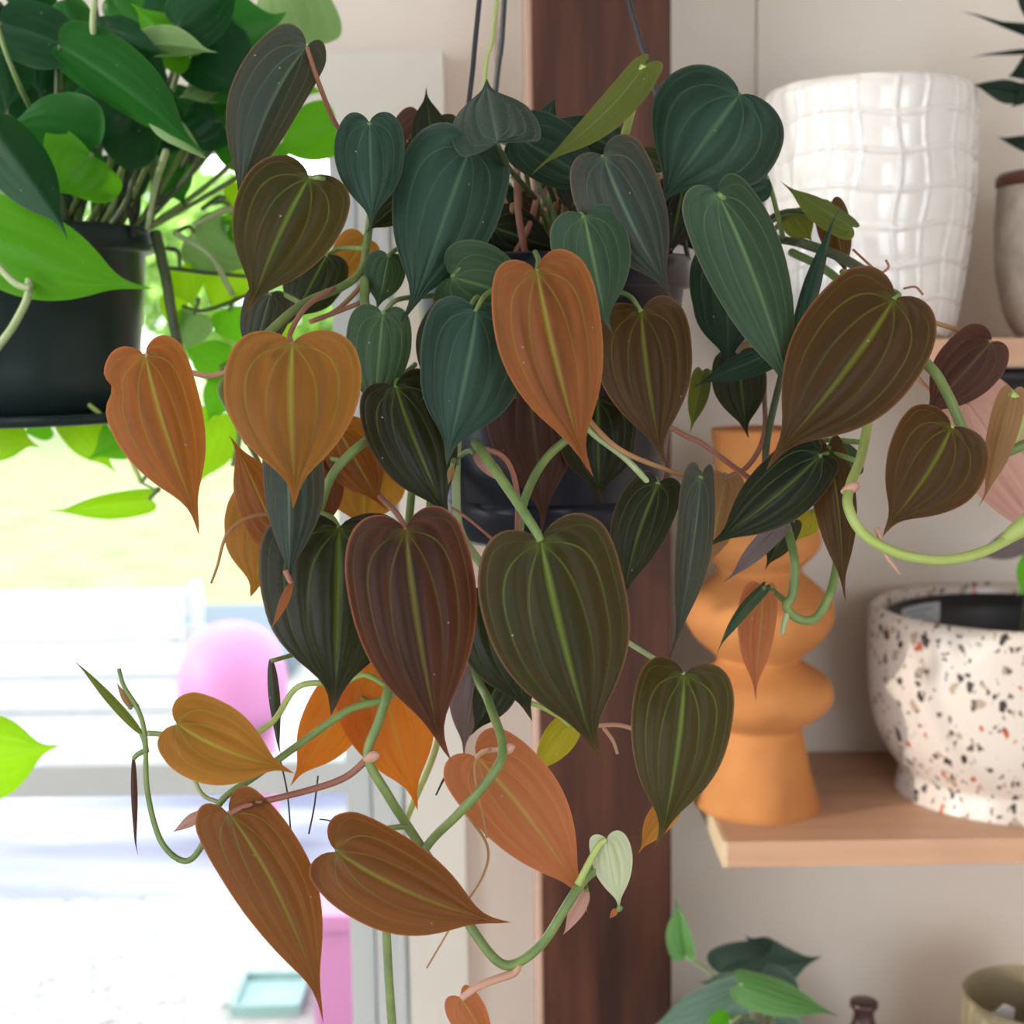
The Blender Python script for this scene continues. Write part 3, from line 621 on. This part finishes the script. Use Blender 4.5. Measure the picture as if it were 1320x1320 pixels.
# vines
V = lambda pts, r, mt, **k: stem(mp_, pts, r, mt, **k)
V([(560, 590, .77), (540, 780, .70), (512, 887, .655), (450, 915, .65), (385, 960, .65), (330, 1000, .65), (285, 1033, .65), (265, 1082, .65), (240, 1110, .65), (208, 1085, .65), (190, 1020, .65), (187, 950, .65), (178, 915, .65), (160, 885, .65), (153, 862, .65)], .0021, 'g', r1=.0009)
V([(535, 590, .77), (515, 790, .71), (502, 880, .655), (488, 930, .65), (474, 975, .65), (500, 1025, .65), (530, 1072, .66), (575, 1140, .66), (607, 1195, .65), (640, 1238, .645), (665, 1242, .645), (700, 1215, .645), (732, 1165, .645), (752, 1135, .65), (773, 1117, .65)], .0022, 'g')
V([(560, 600, .77), (606, 840, .70), (630, 905, .66), (648, 965, .64), (630, 1005, .635), (590, 1050, .64), (555, 1085, .655), (520, 1140, .67), (500, 1180, .67), (500, 1240, .67), (506, 1330, .67)], .0021, 'g')
V([(575, 900, .70), (560, 970, .70), (535, 1030, .70), (520, 1065, .69)], .0016, 'l')
V([(1050, 430, .76), (1140, 440, .70), (1195, 470, .645), (1222, 510, .645), (1245, 560, .645), (1275, 588, .645), (1325, 572, .645), (1380, 560, .65)], .0024, 'g')
V([(1130, 480, .72), (1112, 580, .66), (1096, 625, .64), (1094, 655, .625), (1115, 690, .62), (1160, 714, .62), (1215, 722, .625), (1265, 712, .63), (1310, 690, .64), (1370, 660, .65)], .0023, 'l')
V([(1290, 700, .638), (1310, 684, .636), (1340, 666, .636)], .0022, 'l', name='leaf_sheath', r1=.0056)
V([(1130, 680, .622), (1142, 715, .622), (1160, 740, .625)], .0012, 'p', name='aerial_root', r1=.0005)
V([(1000, 620, .72), (1012, 670, .70), (1024, 720, .69), (1022, 765, .69), (1014, 782, .69), (1030, 798, .69), (1052, 796, .69), (1070, 765, .69), (1080, 720, .70), (1085, 660, .71)], .0022, 'g')
V([(1018, 784, .69), (1012, 800, .69), (1008, 818, .69)], .0018, 'w', r1=.001, name='aerial_root')
V([(590, 560, .70), (588, 620, .69), (592, 680, .69), (615, 720, .69), (640, 750, .69)], .0021, 'w')
V([(760, 545, .68), (705, 590, .68), (676, 645, .69), (668, 700, .70)], .0021, 'g')
V([(612, 575, .655), (650, 590, .66), (666, 630, .67), (667, 690, .69)], .0013, 'r', name='petiole')
V([(735, 505, .675), (765, 548, .665), (800, 580, .655), (850, 602, .66), (885, 613, .67), (930, 615, .70)], .0014, 'b', r1=.001)
V([(740, 535, .675), (768, 562, .665), (805, 590, .66), (838, 624, .655)], .0015, 'w')
V([(845, 540, .70), (884, 562, .70), (905, 572, .70), (950, 605, .70), (985, 630, .70)], .0014, 'r')
V([(985, 500, .74), (985, 560, .71), (965, 600, .71), (935, 617, .72)], .0013, 'r')
V([(1012, 465, .74), (990, 560, .71), (986, 620, .71)], .0018, 'd')
V([(300, 478, .65), (345, 430, .655), (390, 392, .67), (440, 370, .69), (465, 350, .71), (472, 320, .73), (480, 260, .76)], .0021, 'g')
V([(300, 478, .65), (285, 500, .65), (295, 525, .66), (320, 570, .68)], .0019, 'g')
V([(470, 360, .70), (470, 390, .69), (476, 400, .68)], .0024, 'g')
V([(478, 355, .71), (470, 385, .70), (440, 400, .70), (400, 415, .69)], .0012, 'r', name='aerial_root')
V([(500, 330, .75), (440, 395, .74), (400, 415, .73)], .0013, 'b', name='aerial_root')
V([(410, 660, .66), (430, 610, .655), (470, 570, .66), (520, 545, .68)], .0022, 'g')
V([(598, 1045, .66), (628, 1090, .65), (622, 1130, .65), (590, 1180, .65), (550, 1248, .65)], .0007, 'b', name='aerial_root', r1=.0004)
V([(632, 965, .65), (612, 990, .652), (628, 1080, .648)], .0006, 'b', name='aerial_root')
V([(597, 975, .68), (575, 1000, .68), (562, 1025, .68)], .0009, 'k', name='aerial_root', r1=.0004)
V([(583, 655, .66), (605, 670, .655), (640, 700, .655), (650, 712, .66)], .0007, 'r', name='aerial_root')
V([(360, 975, .67), (370, 1020, .67), (375, 1075, .67)], .0004, 'k', name='aerial_root')
V([(410, 1000, .66), (405, 1040, .66), (398, 1075, .66)], .0004, 'k', name='aerial_root')
V([(1150, 370, .64), (1130, 350, .66), (1100, 322, .68)], .0006, 'r', name='aerial_root')
V([(1132, 355, .65), (1145, 345, .65), (1142, 335, .65)], .0006, 'r', name='aerial_root')
V([(1165, 372, .62), (1180, 370, .62), (1190, 380, .62)], .0005, 'r', name='aerial_root')
V([(1030, 312, .74), (1080, 330, .72), (1125, 358, .68), (1150, 385, .64)], .0026, 'd')
V([(1020, 325, .75), (1060, 345, .73), (1110, 385, .70)], .0022, 'g')
V([(960, 300, .77), (1040, 315, .74)], .0022, 'd')
V([(1200, 465, .70), (1180, 480, .70), (1205, 510, .70), (1240, 540, .70)], .0012, 'p', name='petiole')
V([(770, 935, .70), (800, 935, .70), (830, 945, .70)], .0011, 'p', name='aerial_root')
V([(778, 938, .70), (790, 955, .70), (796, 972, .70)], .0010, 'p', name='aerial_root', r1=.0007)
V([(500, 885, .66), (470, 870, .66), (440, 880, .66), (385, 885, .66), (352, 930, .66), (312, 955, .66)], .0014, 'l', name='petiole')
V([(285, 1035, .65), (262, 1025, .65), (248, 1000, .65)], .0010, 'w', name='petiole')
V([(440, 1065, .65), (425, 1058, .65), (412, 1056, .65)], .0003, 'k', name='aerial_root')
for x_, y_, d_, s_ in ((652, 966, .642, 1.), (478, 976, .648, 1.), (1095, 630, .635, .9)):
    c_ = P(x_, y_, d_); o = link('node_sheath', lathe_mesh(smooth_prof([(.0008, -.004), (.0022, -.001), (.0024, .002), (.001, .0045)], 4), 14), STEM['p'], mp_, c_ - mp_.location); o.rotation_euler = (.3, 1.1, 0)
# crown, left side
ML((395, 60), (304, 280), 118, 'slate', .66, fl=-12, fr=-58, curve=-.07, roll=8, pet=[(412, 110, .67), (436, 165, .69), (470, 200, .72)], ps='r')
ML((398, 229), (319, 408), 140, 'olive', .64, fl=-14, fr=-12, curve=-.03)
ML((476, 158), (480, 300), 98, 'teal', .655, lobe=1.25, fl=-10, fr=-14)
ML((605, 190), (524, 418), 152, 'teal', .665, fl=-8, fr=-22, puff=.06)
ML((641, 184), (626, 108), 120, 'teal', .645, td=.07, fl=-10, fr=-10, lobe=.5, tipw=1.5, bend=.03, ripple=.005, pet=[(655, 215, .68), (690, 255, .74)], ps='d')
ML((583, 357), (708, 392), 118, 'green', .652, fl=-16, fr=-18, lobe=1.3, td=.02)
ML((692, 350), (760, 617), 148, 'orange', .60, fl=-6, fr=-14, curve=-.02, pet=[(694, 335, .63), (690, 325, .68)])
ML((753, 280), (785, 432), 104, 'green', .650, fl=-18, fr=-14, puff=.06)
ML((778, 202), (872, 390), 114, 'slate', .655, fl=-10, fr=-14, curve=-.035)
ML((953, 122), (845, 268), 178, 'teal', .680, fl=-12, fr=-12, puff=.06, tipw=.9, pet=[(948, 140, .70), (930, 200, .74), (890, 300, .78)])
ML((925, 250), (1026, 533), 124, 'green', .625, fl=-18, fr=-42, curve=.03, lobe=.9)
ML((988, 228), (925, 240), 66, 'teal', .70, fl=-30, fr=-10, tipw=1.4)
ML((830, 84), (681, 222), 70, 'fresh', .66, fl=-62, fr=40, curve=.06, pet=[(822, 110, .665), (812, 150, .68), (798, 200, .71)], ps='l', pr=.0018)
ML((668, 178), (790, 245), 96, 'teal', .70, fl=-10, fr=-20, roll=20)
ML((795, 192), (705, 148), 62, 'teal', .73, fl=-30, fr=-30)
ML((700, 165), (716, 125), 26, 'teal', .72, fl=-20, fr=-20)
ML((560, 205), (548, 112), 62, 'dark', .74, fl=-35, fr=20, tipw=.8)
ML((590, 175), (520, 190), 70, 'dark', .76, fl=-20, fr=-10)
ML((540, 150), (500, 230), 54, 'maroon', .75, fl=-20, fr=-20)
ML((500, 330), (486, 402), 58, 'green', .70, fl=-20, fr=-20)
ML((520, 255), (470, 300), 44, 'dark', .70, fl=-30, fr=-20)
ML((470, 310), (428, 372), 62, 'amber', .76, fl=-10, fr=-20)
ML((420, 330), (372, 420), 84, 'dark', .74, fl=-10, fr=-10, tipw=1.3)
ML((348, 380), (322, 472), 70, 'slate', .70, fl=-20, fr=-25, tipw=1.2)
# crown, right side
ML((1098, 292), (1005, 235), 46, 'fresh', .72, fl=-60, fr=10, bend=.12, pet=[(1070, 283, .73), (1015, 272, .74), (960, 300, .77)], ps='d')
ML((1072, 262), (1092, 360), 56, 'bronze', .735, fl=-20, fr=-50, tipw=1.2)
ML((1032, 436), (1080, 262), 44, 'teal', .70, fl=-70, fr=-40, tipw=.8)
ML((1022, 278), (1048, 312), 40, 'fresh', .745, fl=-10, fr=-20)
ML((935, 325), (940, 482), 92, 'teal', .70, fl=-14, fr=-14, tipw=1.5)
ML((1000, 452), (890, 499), 44, 'teal', .675, fl=-40, fr=30)
ML((952, 458), (962, 566), 72, 'dark', .72, fl=-15, fr=-25)
ML((905, 480), (890, 560), 34, 'fresh', .74, fl=-35, fr=-35)
ML((1152, 386), (983, 604), 172, 'bronze', .61, fl=-8, fr=-14, curve=.03, pet=[(1157, 378, .615), (1120, 365, .64), (1085, 350, .66)])
ML((1226, 551), (1133, 690), 132, 'bronze', .615, fl=-10, fr=-14, curve=.05, tipw=.9, pet=[(1240, 557, .63), (1262, 570, .645)], ps='l')
ML((1278, 441), (1186, 545), 92, 'maroon', .685, fl=-12, fr=-35, pet=[(1240, 427, .70), (1190, 412, .70), (1130, 400, .70)], ps='b')
ML((1248, 520), (1385, 735), 118, 'pink', .72, fl=-10, fr=-12, roll=10, pet=[(1240, 500, .71), (1205, 470, .71)], ps='p')
ML((1304, 508), (1266, 655), 50, 'tan', .635, fl=-45, fr=-30, pet=[(1318, 520, .64), (1312, 560, .645), (1290, 585, .645)], ps='l', pr=.0017)
ML((1056, 588), (906, 710), 92, 'dark', .655, fl=-10, fr=-24, curve=.03)
ML((1040, 575), (962, 645), 62, 'green', .668, fl=-40, fr=-10)
ML((1068, 578), (1087, 778), 72, 'bronze', .665, fl=-26, fr=-46, curve=.03, pet=[(1075, 560, .68), (1060, 520, .70)])
ML((1100, 610), (1088, 562), 34, 'green', .70, fl=-20, fr=-20)
ML((903, 616), (866, 852), 62, 'slate', .640, fl=-28, fr=-48, curve=.02, twist=20, puff=.08)
ML((848, 624), (802, 782), 84, 'dark', .652, fl=-30, fr=-30, curve=-.04, twist=-15)
ML((827, 402), (855, 604), 128, 'bronze', .655, fl=-8, fr=-8, curve=-.02, tipw=.9)
ML((935, 618), (908, 745), 70, 'tan', .73, fl=-30, fr=-30)
ML((1010, 678), (932, 754), 34, 'mauve', .69, fl=20, fr=-50)
ML((1022, 672), (985, 735), 50, 'dark', .705, fl=-20, fr=-50)
ML((1045, 660), (1025, 700), 40, 'yellow', .73, fl=-20, fr=-20)
ML((985, 762), (972, 905), 60, 'salmon', .70, fl=10, fr=-50, pet=[(1000, 765, .70), (1017, 776, .70)], ps='b')
ML((984, 758), (922, 845), 26, 'green', .69, fl=-60, fr=-40, curve=-.06)
# centre, over the pot
ML((613, 402), (572, 600), 150, 'teal', .628, fl=-28, fr=-10, curve=.02, tipw=1.25, puff=.07)
ML((600, 405), (545, 520), 100, 'dark', .648, fl=-20, fr=-10)
ML((493, 405), (480, 545), 86, 'green', .665, fl=-12, fr=-12, tipw=1.2)
ML((510, 500), (582, 678), 124, 'dark', .648, fl=-10, fr=-14, curve=-.02, tipw=1.15, pet=[(514, 488, .67), (535, 470, .73)])
ML((680, 478), (704, 690), 124, 'maroon', .705, fl=-10, fr=-16, tipw=.8)
ML((770, 515), (772, 648), 104, 'dark', .700, fl=-8, fr=-8, tipw=1.7, lobe=.6)
ML((663, 486), (748, 588), 16, 'tan', .64, fl=-40, fr=-40, oval=1, pet=[(690, 505, .66), (715, 505, .69)], ps='l')
ML((612, 586), (660, 628), 22, 'pink', .66, fl=-30, fr=-20, oval=1)
ML((583, 600), (578, 625), 12, 'tan', .63, fl=-40, fr=-40, oval=1)
# left cascade
ML((377, 443), (384, 656), 180, 'amber', .60, fl=-8, fr=-12, curve=-.03, pet=[(374, 430, .62), (395, 395, .65), (430, 372, .68)], ps='r')
ML((187, 458), (264, 688), 126, 'orange', .62, fl=-10, fr=-18, curve=-.03, bite=(.40, .05, .22, -1), pet=[(215, 470, .64), (265, 484, .65), (300, 478, .65)], ps='p')
ML((368, 560), (372, 768), 106, 'slate', .622, fl=-52, fr=-20, curve=.01, tipw=.8, puff=.09)
ML((376, 752), (350, 812), 14, 'salmon', .618, fl=-30, fr=-30, oval=1, pet=[(372, 745, .62), (368, 735, .62)], ps='r')
ML((350, 640), (326, 770), 124, 'amber', .70, fl=-8, fr=-8, roll=10, tipw=1.4)
ML((356, 690), (298, 560), 78, 'orange', .675, fl=-10, fr=-30)
V([(350, 662, .67), (318, 668, .665), (292, 690, .66), (280, 730, .66), (272, 752, .66)], .0011, 'b', name='aerial_root', r1=.0005)
ML((436, 555), (496, 660), 84, 'orange', .70, fl=-15, fr=-15)
ML((470, 590), (470, 690), 110, 'amber', .72, fl=-10, fr=-10, tipw=1.5)
ML((412, 600), (422, 690), 60, 'rust', .70, fl=-10, fr=-10)
ML((437, 680), (432, 922), 214, 'dark', .638, fl=-12, fr=-12, puff=.07, tipw=1.2)
ML((523, 683), (573, 984), 166, 'rust', .60, fl=-10, fr=-12, curve=-.02, pet=[(520, 675, .615), (510, 660, .64), (490, 640, .67)], ps='r')
ML((697, 698), (772, 988), 192, 'olive', .60, fl=-8, fr=-12, curve=-.015, pet=[(688, 680, .602), (655, 630, .62), (613, 570, .65)], ps='g', pr=.0019)
ML((636, 765), (684, 930), 128, 'dark', .645, fl=-8, fr=-10, tipw=1.2, puff=.065)
ML((882, 870), (850, 1094), 134, 'olive', .632, fl=-10, fr=-14, curve=.025, pet=[(868, 862, .64), (845, 850, .65), (800, 822, .66), (755, 790, .68)], ps='w')
ML((868, 1040), (822, 1100), 44, 'amber', .68, fl=-10, fr=-50, pet=[(872, 1030, .69), (868, 1005, .70)])
ML((614, 976), (762, 1172), 122, 'salmon', .66, fl=-8, fr=-10, curve=.03, pet=[(625, 968, .655), (648, 965, .65)], ps='p')
ML((734, 936), (684, 1002), 44, 'yellow', .70, fl=-12, fr=-20, pet=[(722, 925, .70), (700, 912, .70), (680, 905, .70)], ps='l')
ML((782, 1082), (800, 1174), 58, 'silver', .645, fl=-24, fr=-16, pet=[(772, 1090, .645), (755, 1120, .645), (745, 1140, .645)], ps='l', pr=.0014)
ML((756, 1148), (727, 1206), 24, 'pink', .655, fl=-30, fr=-30, oval=1)
ML((795, 1172), (786, 1184), 8, 'salmon', .645, fl=-10, fr=-10, oval=1, pet=[(798, 1172, .645), (800, 1168, .645)])
ML((595, 1287), (640, 1362), 56, 'salmon', .64, fl=-20, fr=-40, lobe=1.4, pet=[(615, 1272, .64), (640, 1262, .642), (662, 1254, .645), (668, 1242, .645)], ps='p', pr=.0017)
ML((434, 1098), (657, 1194), 122, 'copper', .62, fl=-10, fr=-10, curve=-.05, lobe=1.2, pet=[(450, 1086, .63), (490, 1070, .65), (525, 1065, .65)])
ML((229, 934), (382, 993), 108, 'amber', .632, fl=-8, fr=-10, curve=-.06, lobe=1.2, pet=[(222, 948, .65), (205, 946, .652), (190, 945, .65)], ps='w')
ML((295, 1049), (421, 1318), 112, 'copper', .625, fl=-14, fr=-14, curve=.05, tipw=.85, pet=[(320, 1038, .63), (400, 1018, .645), (445, 1002, .65), (474, 978, .65)], ps='r', pr=.0014)
ML((448, 892), (372, 1012), 84, 'glow', .68, fl=-10, fr=-20, curve=.04)
ML((490, 862), (541, 1044), 122, 'glow', .67, fl=-10, fr=-10, curve=-.02)
ML((614, 862), (596, 975), 62, 'mauve', .69, fl=-20, fr=-50)
ML((648, 870), (608, 950), 60, 'dark', .68, fl=-30, fr=-20)
ML((598, 850), (604, 940), 40, 'tan', .72, fl=-30, fr=-40)
ML((349, 852), (360, 975), 22, 'slate', .67, fl=-50, fr=-40, oval=1)
ML((182, 945), (97, 851), 18, 'fresh', .65, fl=-50, fr=-40, oval=1, pet=[(186, 955, .65), (189, 970, .65)])
ML((172, 978), (175, 1105), 11, 'maroon', .65, fl=-45, fr=-40, oval=1, pet=[(178, 972, .65), (190, 966, .65)])
ML((262, 1048), (223, 1073), 18, 'pink', .66, fl=-20, fr=-30, oval=1)
ML((168, 912), (150, 880), 10, 'tan', .65, fl=-30, fr=-30, oval=1)
# crowded short stems and shaded leaves in the crown
rnd = random.Random(3)
for i in range(46):
    a = rnd.uniform(0, 6.28); r_ = rnd.uniform(10, 150); bx, by = 712 + r_ * math.cos(a), 350
    dd = .80 + math.sin(a) * r_ / F_PX * .75
    ex, ey = bx + rnd.uniform(-60, 60) + (bx - 712) * .25, rnd.uniform(190, 300)
    V([(bx, by, dd), ((bx + ex) / 2 + rnd.uniform(-14, 14), (by + ey) / 2 - 8, dd - .01), (ex, ey, dd - rnd.uniform(-.02, .05))], rnd.uniform(.0011, .002), rnd.choice('ggddrb'))
for i in range(16):
    bx = rnd.uniform(540, 900); by = rnd.uniform(215, 300); an = rnd.uniform(-1, 1) * 1.3 + math.pi / 2; l = rnd.uniform(80, 120)
    ML((bx, by), (bx + l * math.cos(an), by + l * math.sin(an) * .9), rnd.uniform(60, 85), rnd.choice(['dark', 'teal', 'dark', 'maroon']), rnd.uniform(.745, .86), fl=-15, fr=-20)

# ------------------------------------------------------------------ hanging golden pothos on the left
YI = 1.0
ib = PY(25, 542, YI)
iv = empty('hanging_pothos', ib, 'bright green pothos with broad glossy leaves in a dark hanging pot by the window', 'potted plant')
M_ivpot = plain('green_black_plastic', (.010, .022, .022), .30, (.016, .03, .03), 8, spec=.2)
lathe_px(25, YI, [(138, 532), (146, 530), (154, 480), (168, 330), (176, 328), (180, 324), (180, 300), (176, 296), (168, 298), (160, 312), (0, 314)], M_ivpot, iv, 'pot', 72, 0)
lathe_px(25, YI, [(140, 543), (168, 543), (172, 541), (176, 530), (174, 529), (168, 537), (150, 538), (0, 538)], M_ivpot, iv, 'saucer', 72, 0)
lathe_px(25, YI, [(156, 316), (80, 308), (0, 306)], M_soil, iv, 'soil', 40, 3)
HI = (30, -560, 1.0)
for pts in ([(-125, 305, .95)], [(172, 305, .95)], [(25, 305, 1.1)]):
    q = [P(*pts[0]), P(*HI)]; link('hanger_wire', tube_mesh(q, .0015, n=4, origin=q[0]), M_wire, iv, q[0] - iv.location)
q = [P(*HI), Vector((P(*HI).x, P(*HI).y, 2.7))]; link('ceiling_cord', tube_mesh(q, .0014, n=2, origin=q[0]), M_wire, iv, q[0] - iv.location)
CI = (40, 330, 1.0)
def IL(b, t, w, kind, d, **k):
    if 'pet' not in k:
        bx = 25 + max(-120, min(140, (b[0] - 25) * .55)); 
        k['pet'] = [(b[0] * .85 + bx * .15, b[1] * .85 + 45 - 14, d + .03), ((b[0] + bx) / 2 + 5, (b[1] + 300) / 2, d + .055), (bx, 310, .99)]
    k.setdefault('ps', 'g' if kind in ('ivyp', 'ivyb', 'lime') else 'd'); k.setdefault('pr', .0016); k.setdefault('lobe', .75); k.setdefault('puff', .02); k.setdefault('ripple', .03)
    return leaf(iv, b, t, w, kind, d, **k)
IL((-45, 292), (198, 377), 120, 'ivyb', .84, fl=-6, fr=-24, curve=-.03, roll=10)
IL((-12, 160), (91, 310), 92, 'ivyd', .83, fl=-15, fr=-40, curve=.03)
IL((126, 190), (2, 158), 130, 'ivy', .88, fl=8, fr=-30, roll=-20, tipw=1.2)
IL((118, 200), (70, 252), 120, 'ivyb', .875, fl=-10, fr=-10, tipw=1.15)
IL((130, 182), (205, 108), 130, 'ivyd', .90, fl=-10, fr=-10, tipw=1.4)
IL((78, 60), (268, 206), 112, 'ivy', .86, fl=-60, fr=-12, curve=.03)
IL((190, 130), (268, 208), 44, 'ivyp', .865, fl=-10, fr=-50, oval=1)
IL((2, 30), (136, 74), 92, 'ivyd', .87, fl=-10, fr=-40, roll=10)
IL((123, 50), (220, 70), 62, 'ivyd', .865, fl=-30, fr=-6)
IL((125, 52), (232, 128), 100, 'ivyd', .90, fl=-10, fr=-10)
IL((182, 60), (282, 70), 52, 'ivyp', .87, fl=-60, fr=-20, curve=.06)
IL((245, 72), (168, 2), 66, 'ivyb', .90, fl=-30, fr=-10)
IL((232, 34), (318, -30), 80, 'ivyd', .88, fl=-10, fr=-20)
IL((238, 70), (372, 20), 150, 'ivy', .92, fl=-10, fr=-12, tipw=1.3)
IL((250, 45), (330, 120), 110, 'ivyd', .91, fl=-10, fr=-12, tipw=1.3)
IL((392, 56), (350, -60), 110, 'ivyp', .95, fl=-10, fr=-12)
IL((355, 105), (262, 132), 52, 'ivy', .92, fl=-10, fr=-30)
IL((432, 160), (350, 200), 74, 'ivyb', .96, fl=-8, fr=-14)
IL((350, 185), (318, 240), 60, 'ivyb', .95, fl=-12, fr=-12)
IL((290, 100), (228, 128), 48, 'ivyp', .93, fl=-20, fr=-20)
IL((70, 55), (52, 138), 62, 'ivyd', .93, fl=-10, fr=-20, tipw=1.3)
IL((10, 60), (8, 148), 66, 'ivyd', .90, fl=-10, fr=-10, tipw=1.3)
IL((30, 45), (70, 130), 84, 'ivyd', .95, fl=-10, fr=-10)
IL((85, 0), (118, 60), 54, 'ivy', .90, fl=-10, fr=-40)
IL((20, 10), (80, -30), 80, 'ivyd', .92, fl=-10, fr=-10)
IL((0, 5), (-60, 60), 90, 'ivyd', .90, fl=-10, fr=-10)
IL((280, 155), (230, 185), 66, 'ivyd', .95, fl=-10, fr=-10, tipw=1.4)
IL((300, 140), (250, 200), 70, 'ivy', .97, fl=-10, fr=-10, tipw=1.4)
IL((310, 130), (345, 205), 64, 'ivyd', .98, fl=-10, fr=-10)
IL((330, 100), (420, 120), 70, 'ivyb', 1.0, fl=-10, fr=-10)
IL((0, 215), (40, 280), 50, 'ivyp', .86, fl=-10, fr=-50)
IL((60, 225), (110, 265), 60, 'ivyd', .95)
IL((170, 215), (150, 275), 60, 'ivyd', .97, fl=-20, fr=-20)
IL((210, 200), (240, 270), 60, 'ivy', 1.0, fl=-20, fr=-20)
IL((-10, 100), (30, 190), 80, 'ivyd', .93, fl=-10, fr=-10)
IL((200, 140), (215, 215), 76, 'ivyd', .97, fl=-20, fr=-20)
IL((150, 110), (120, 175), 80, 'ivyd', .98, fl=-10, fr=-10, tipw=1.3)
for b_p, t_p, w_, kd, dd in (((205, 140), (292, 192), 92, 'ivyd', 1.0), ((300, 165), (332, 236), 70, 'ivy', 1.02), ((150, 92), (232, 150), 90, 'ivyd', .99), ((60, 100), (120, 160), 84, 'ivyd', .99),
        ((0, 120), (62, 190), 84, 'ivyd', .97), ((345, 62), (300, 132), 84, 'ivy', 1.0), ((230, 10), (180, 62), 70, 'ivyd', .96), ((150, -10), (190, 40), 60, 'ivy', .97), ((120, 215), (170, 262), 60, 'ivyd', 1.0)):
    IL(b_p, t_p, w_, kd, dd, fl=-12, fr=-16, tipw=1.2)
# trailing ones in front of the window
def TL(b, t, w, kind, d, to, **k): return IL(b, t, w, kind, d, pet=[((b[0] + to[0]) / 2 + 6, (b[1] + to[1]) / 2 - 8, d + .005), (to[0], to[1], d + .01)], pr=.0015, **k)
TL((250, 300), (330, 350), 84, 'ivyp', 1.02, (225, 300)); TL((300, 275), (335, 330), 50, 'ivyb', 1.02, (270, 262)); TL((290, 255), (330, 262), 44, 'lime', 1.03, (260, 270))
TL((232, 345), (250, 400), 50, 'lime', 1.02, (215, 320)); TL((300, 345), (272, 405), 62, 'lime', 1.03, (280, 325)); TL((295, 400), (310, 448), 54, 'ivyb', 1.03, (300, 380)); TL((250, 405), (240, 455), 54, 'ivyp', 1.04, (250, 385))
TL((222, 380), (232, 440), 34, 'lime', 1.04, (222, 350)); TL((330, 300), (345, 350), 44, 'ivyb', 1.05, (310, 300))
TL((290, 470), (235, 448), 56, 'ivyb', 1.0, (295, 480)); TL((292, 492), (266, 545), 44, 'ivyb', 1.0, (296, 482)); TL((280, 535), (252, 632), 80, 'lime', 1.02, (290, 500)); TL((350, 400), (380, 445), 50, 'lime', 1.04, (340, 390))
TL((190, 545), (112, 593), 68, 'ivyb', 1.0, (210, 540)); TL((88, 530), (150, 612), 56, 'lime', 1.03, (84, 525)); TL((60, 545), (30, 560), 40, 'ivyb', 1.05, (70, 535)); TL((-25, 555), (52, 575), 70, 'lime', 1.0, (-30, 540))
TL((192, 644), (62, 661), 38, 'lime', .97, (203, 633), fl=-30, fr=-10)
TL((-60, 985), (78, 962), 118, 'lime', .90, (-70, 960), lobe=1., fl=-14, fr=-8)
SI = lambda pts, r, mt, **k: stem(iv, pts, r, mt, **k)
SI([(200, 300, .97), (214, 360, .96), (224, 420, .96), (240, 490, .97)], .0040, 'd', r1=.003)
SI([(103, 514, .95), (130, 535, .95), (158, 570, .95), (182, 622, .955)], .0016, 'l'); SI([(182, 622, .955), (190, 610, .955), (198, 585, .955)], .0013, 'g'); SI([(182, 622, .955), (203, 633, .955)], .0008, 'g')
SI([(215, 345, .98), (270, 352, .99), (330, 357, 1.0)], .0014, 'd'); SI([(235, 395, .99), (265, 400, .99), (325, 378, 1.0)], .0013, 'd')
SI([(225, 300, .97), (270, 330, .97), (300, 380, .98)], .0020, 'w'); SI([(250, 290, .97), (300, 270, .98), (330, 310, .99)], .0022, 'w')
SI([(190, 295, .95), (200, 240, .93), (214, 195, .90)], .0018, 'w', r1=.0024); SI([(25, 320, .86), (38, 370, .84), (20, 415, .84), (-5, 450, .84)], .0024, 'w'); SI([(-5, 340, .83), (20, 365, .83), (40, 372, .83)], .0022, 'w')
SI([(-20, -20, .86), (5, 60, .86), (25, 110, .87), (45, 150, .91)], .0016, 'g'); SI([(123, -10, .86), (120, 40, .86), (135, 70, .89)], .0019, 'w'); SI([(76, 60, .92), (77, 120, .93)], .0018, 'g')
SI([(-80, 540, .95), (-90, 760, .92), (-75, 960, .90)], .0020, 'l')
SI([(285, 470, 1.0), (296, 500, 1.0), (308, 560, 1.01), (300, 600, 1.02)], .0018, 'g')
rnd = random.Random(11)
for i in range(34):
    x_ = rnd.uniform(-60, 190); d_ = .93 + rnd.uniform(0, .1); ex = x_ + rnd.uniform(-30, 60)
    SI([(x_, 312, d_), ((x_ + ex) / 2 + 8, 262, d_ - .01), (ex, rnd.uniform(170, 230), d_ - .02)], rnd.uniform(.0016, .0030), rnd.choice('gggddd'))
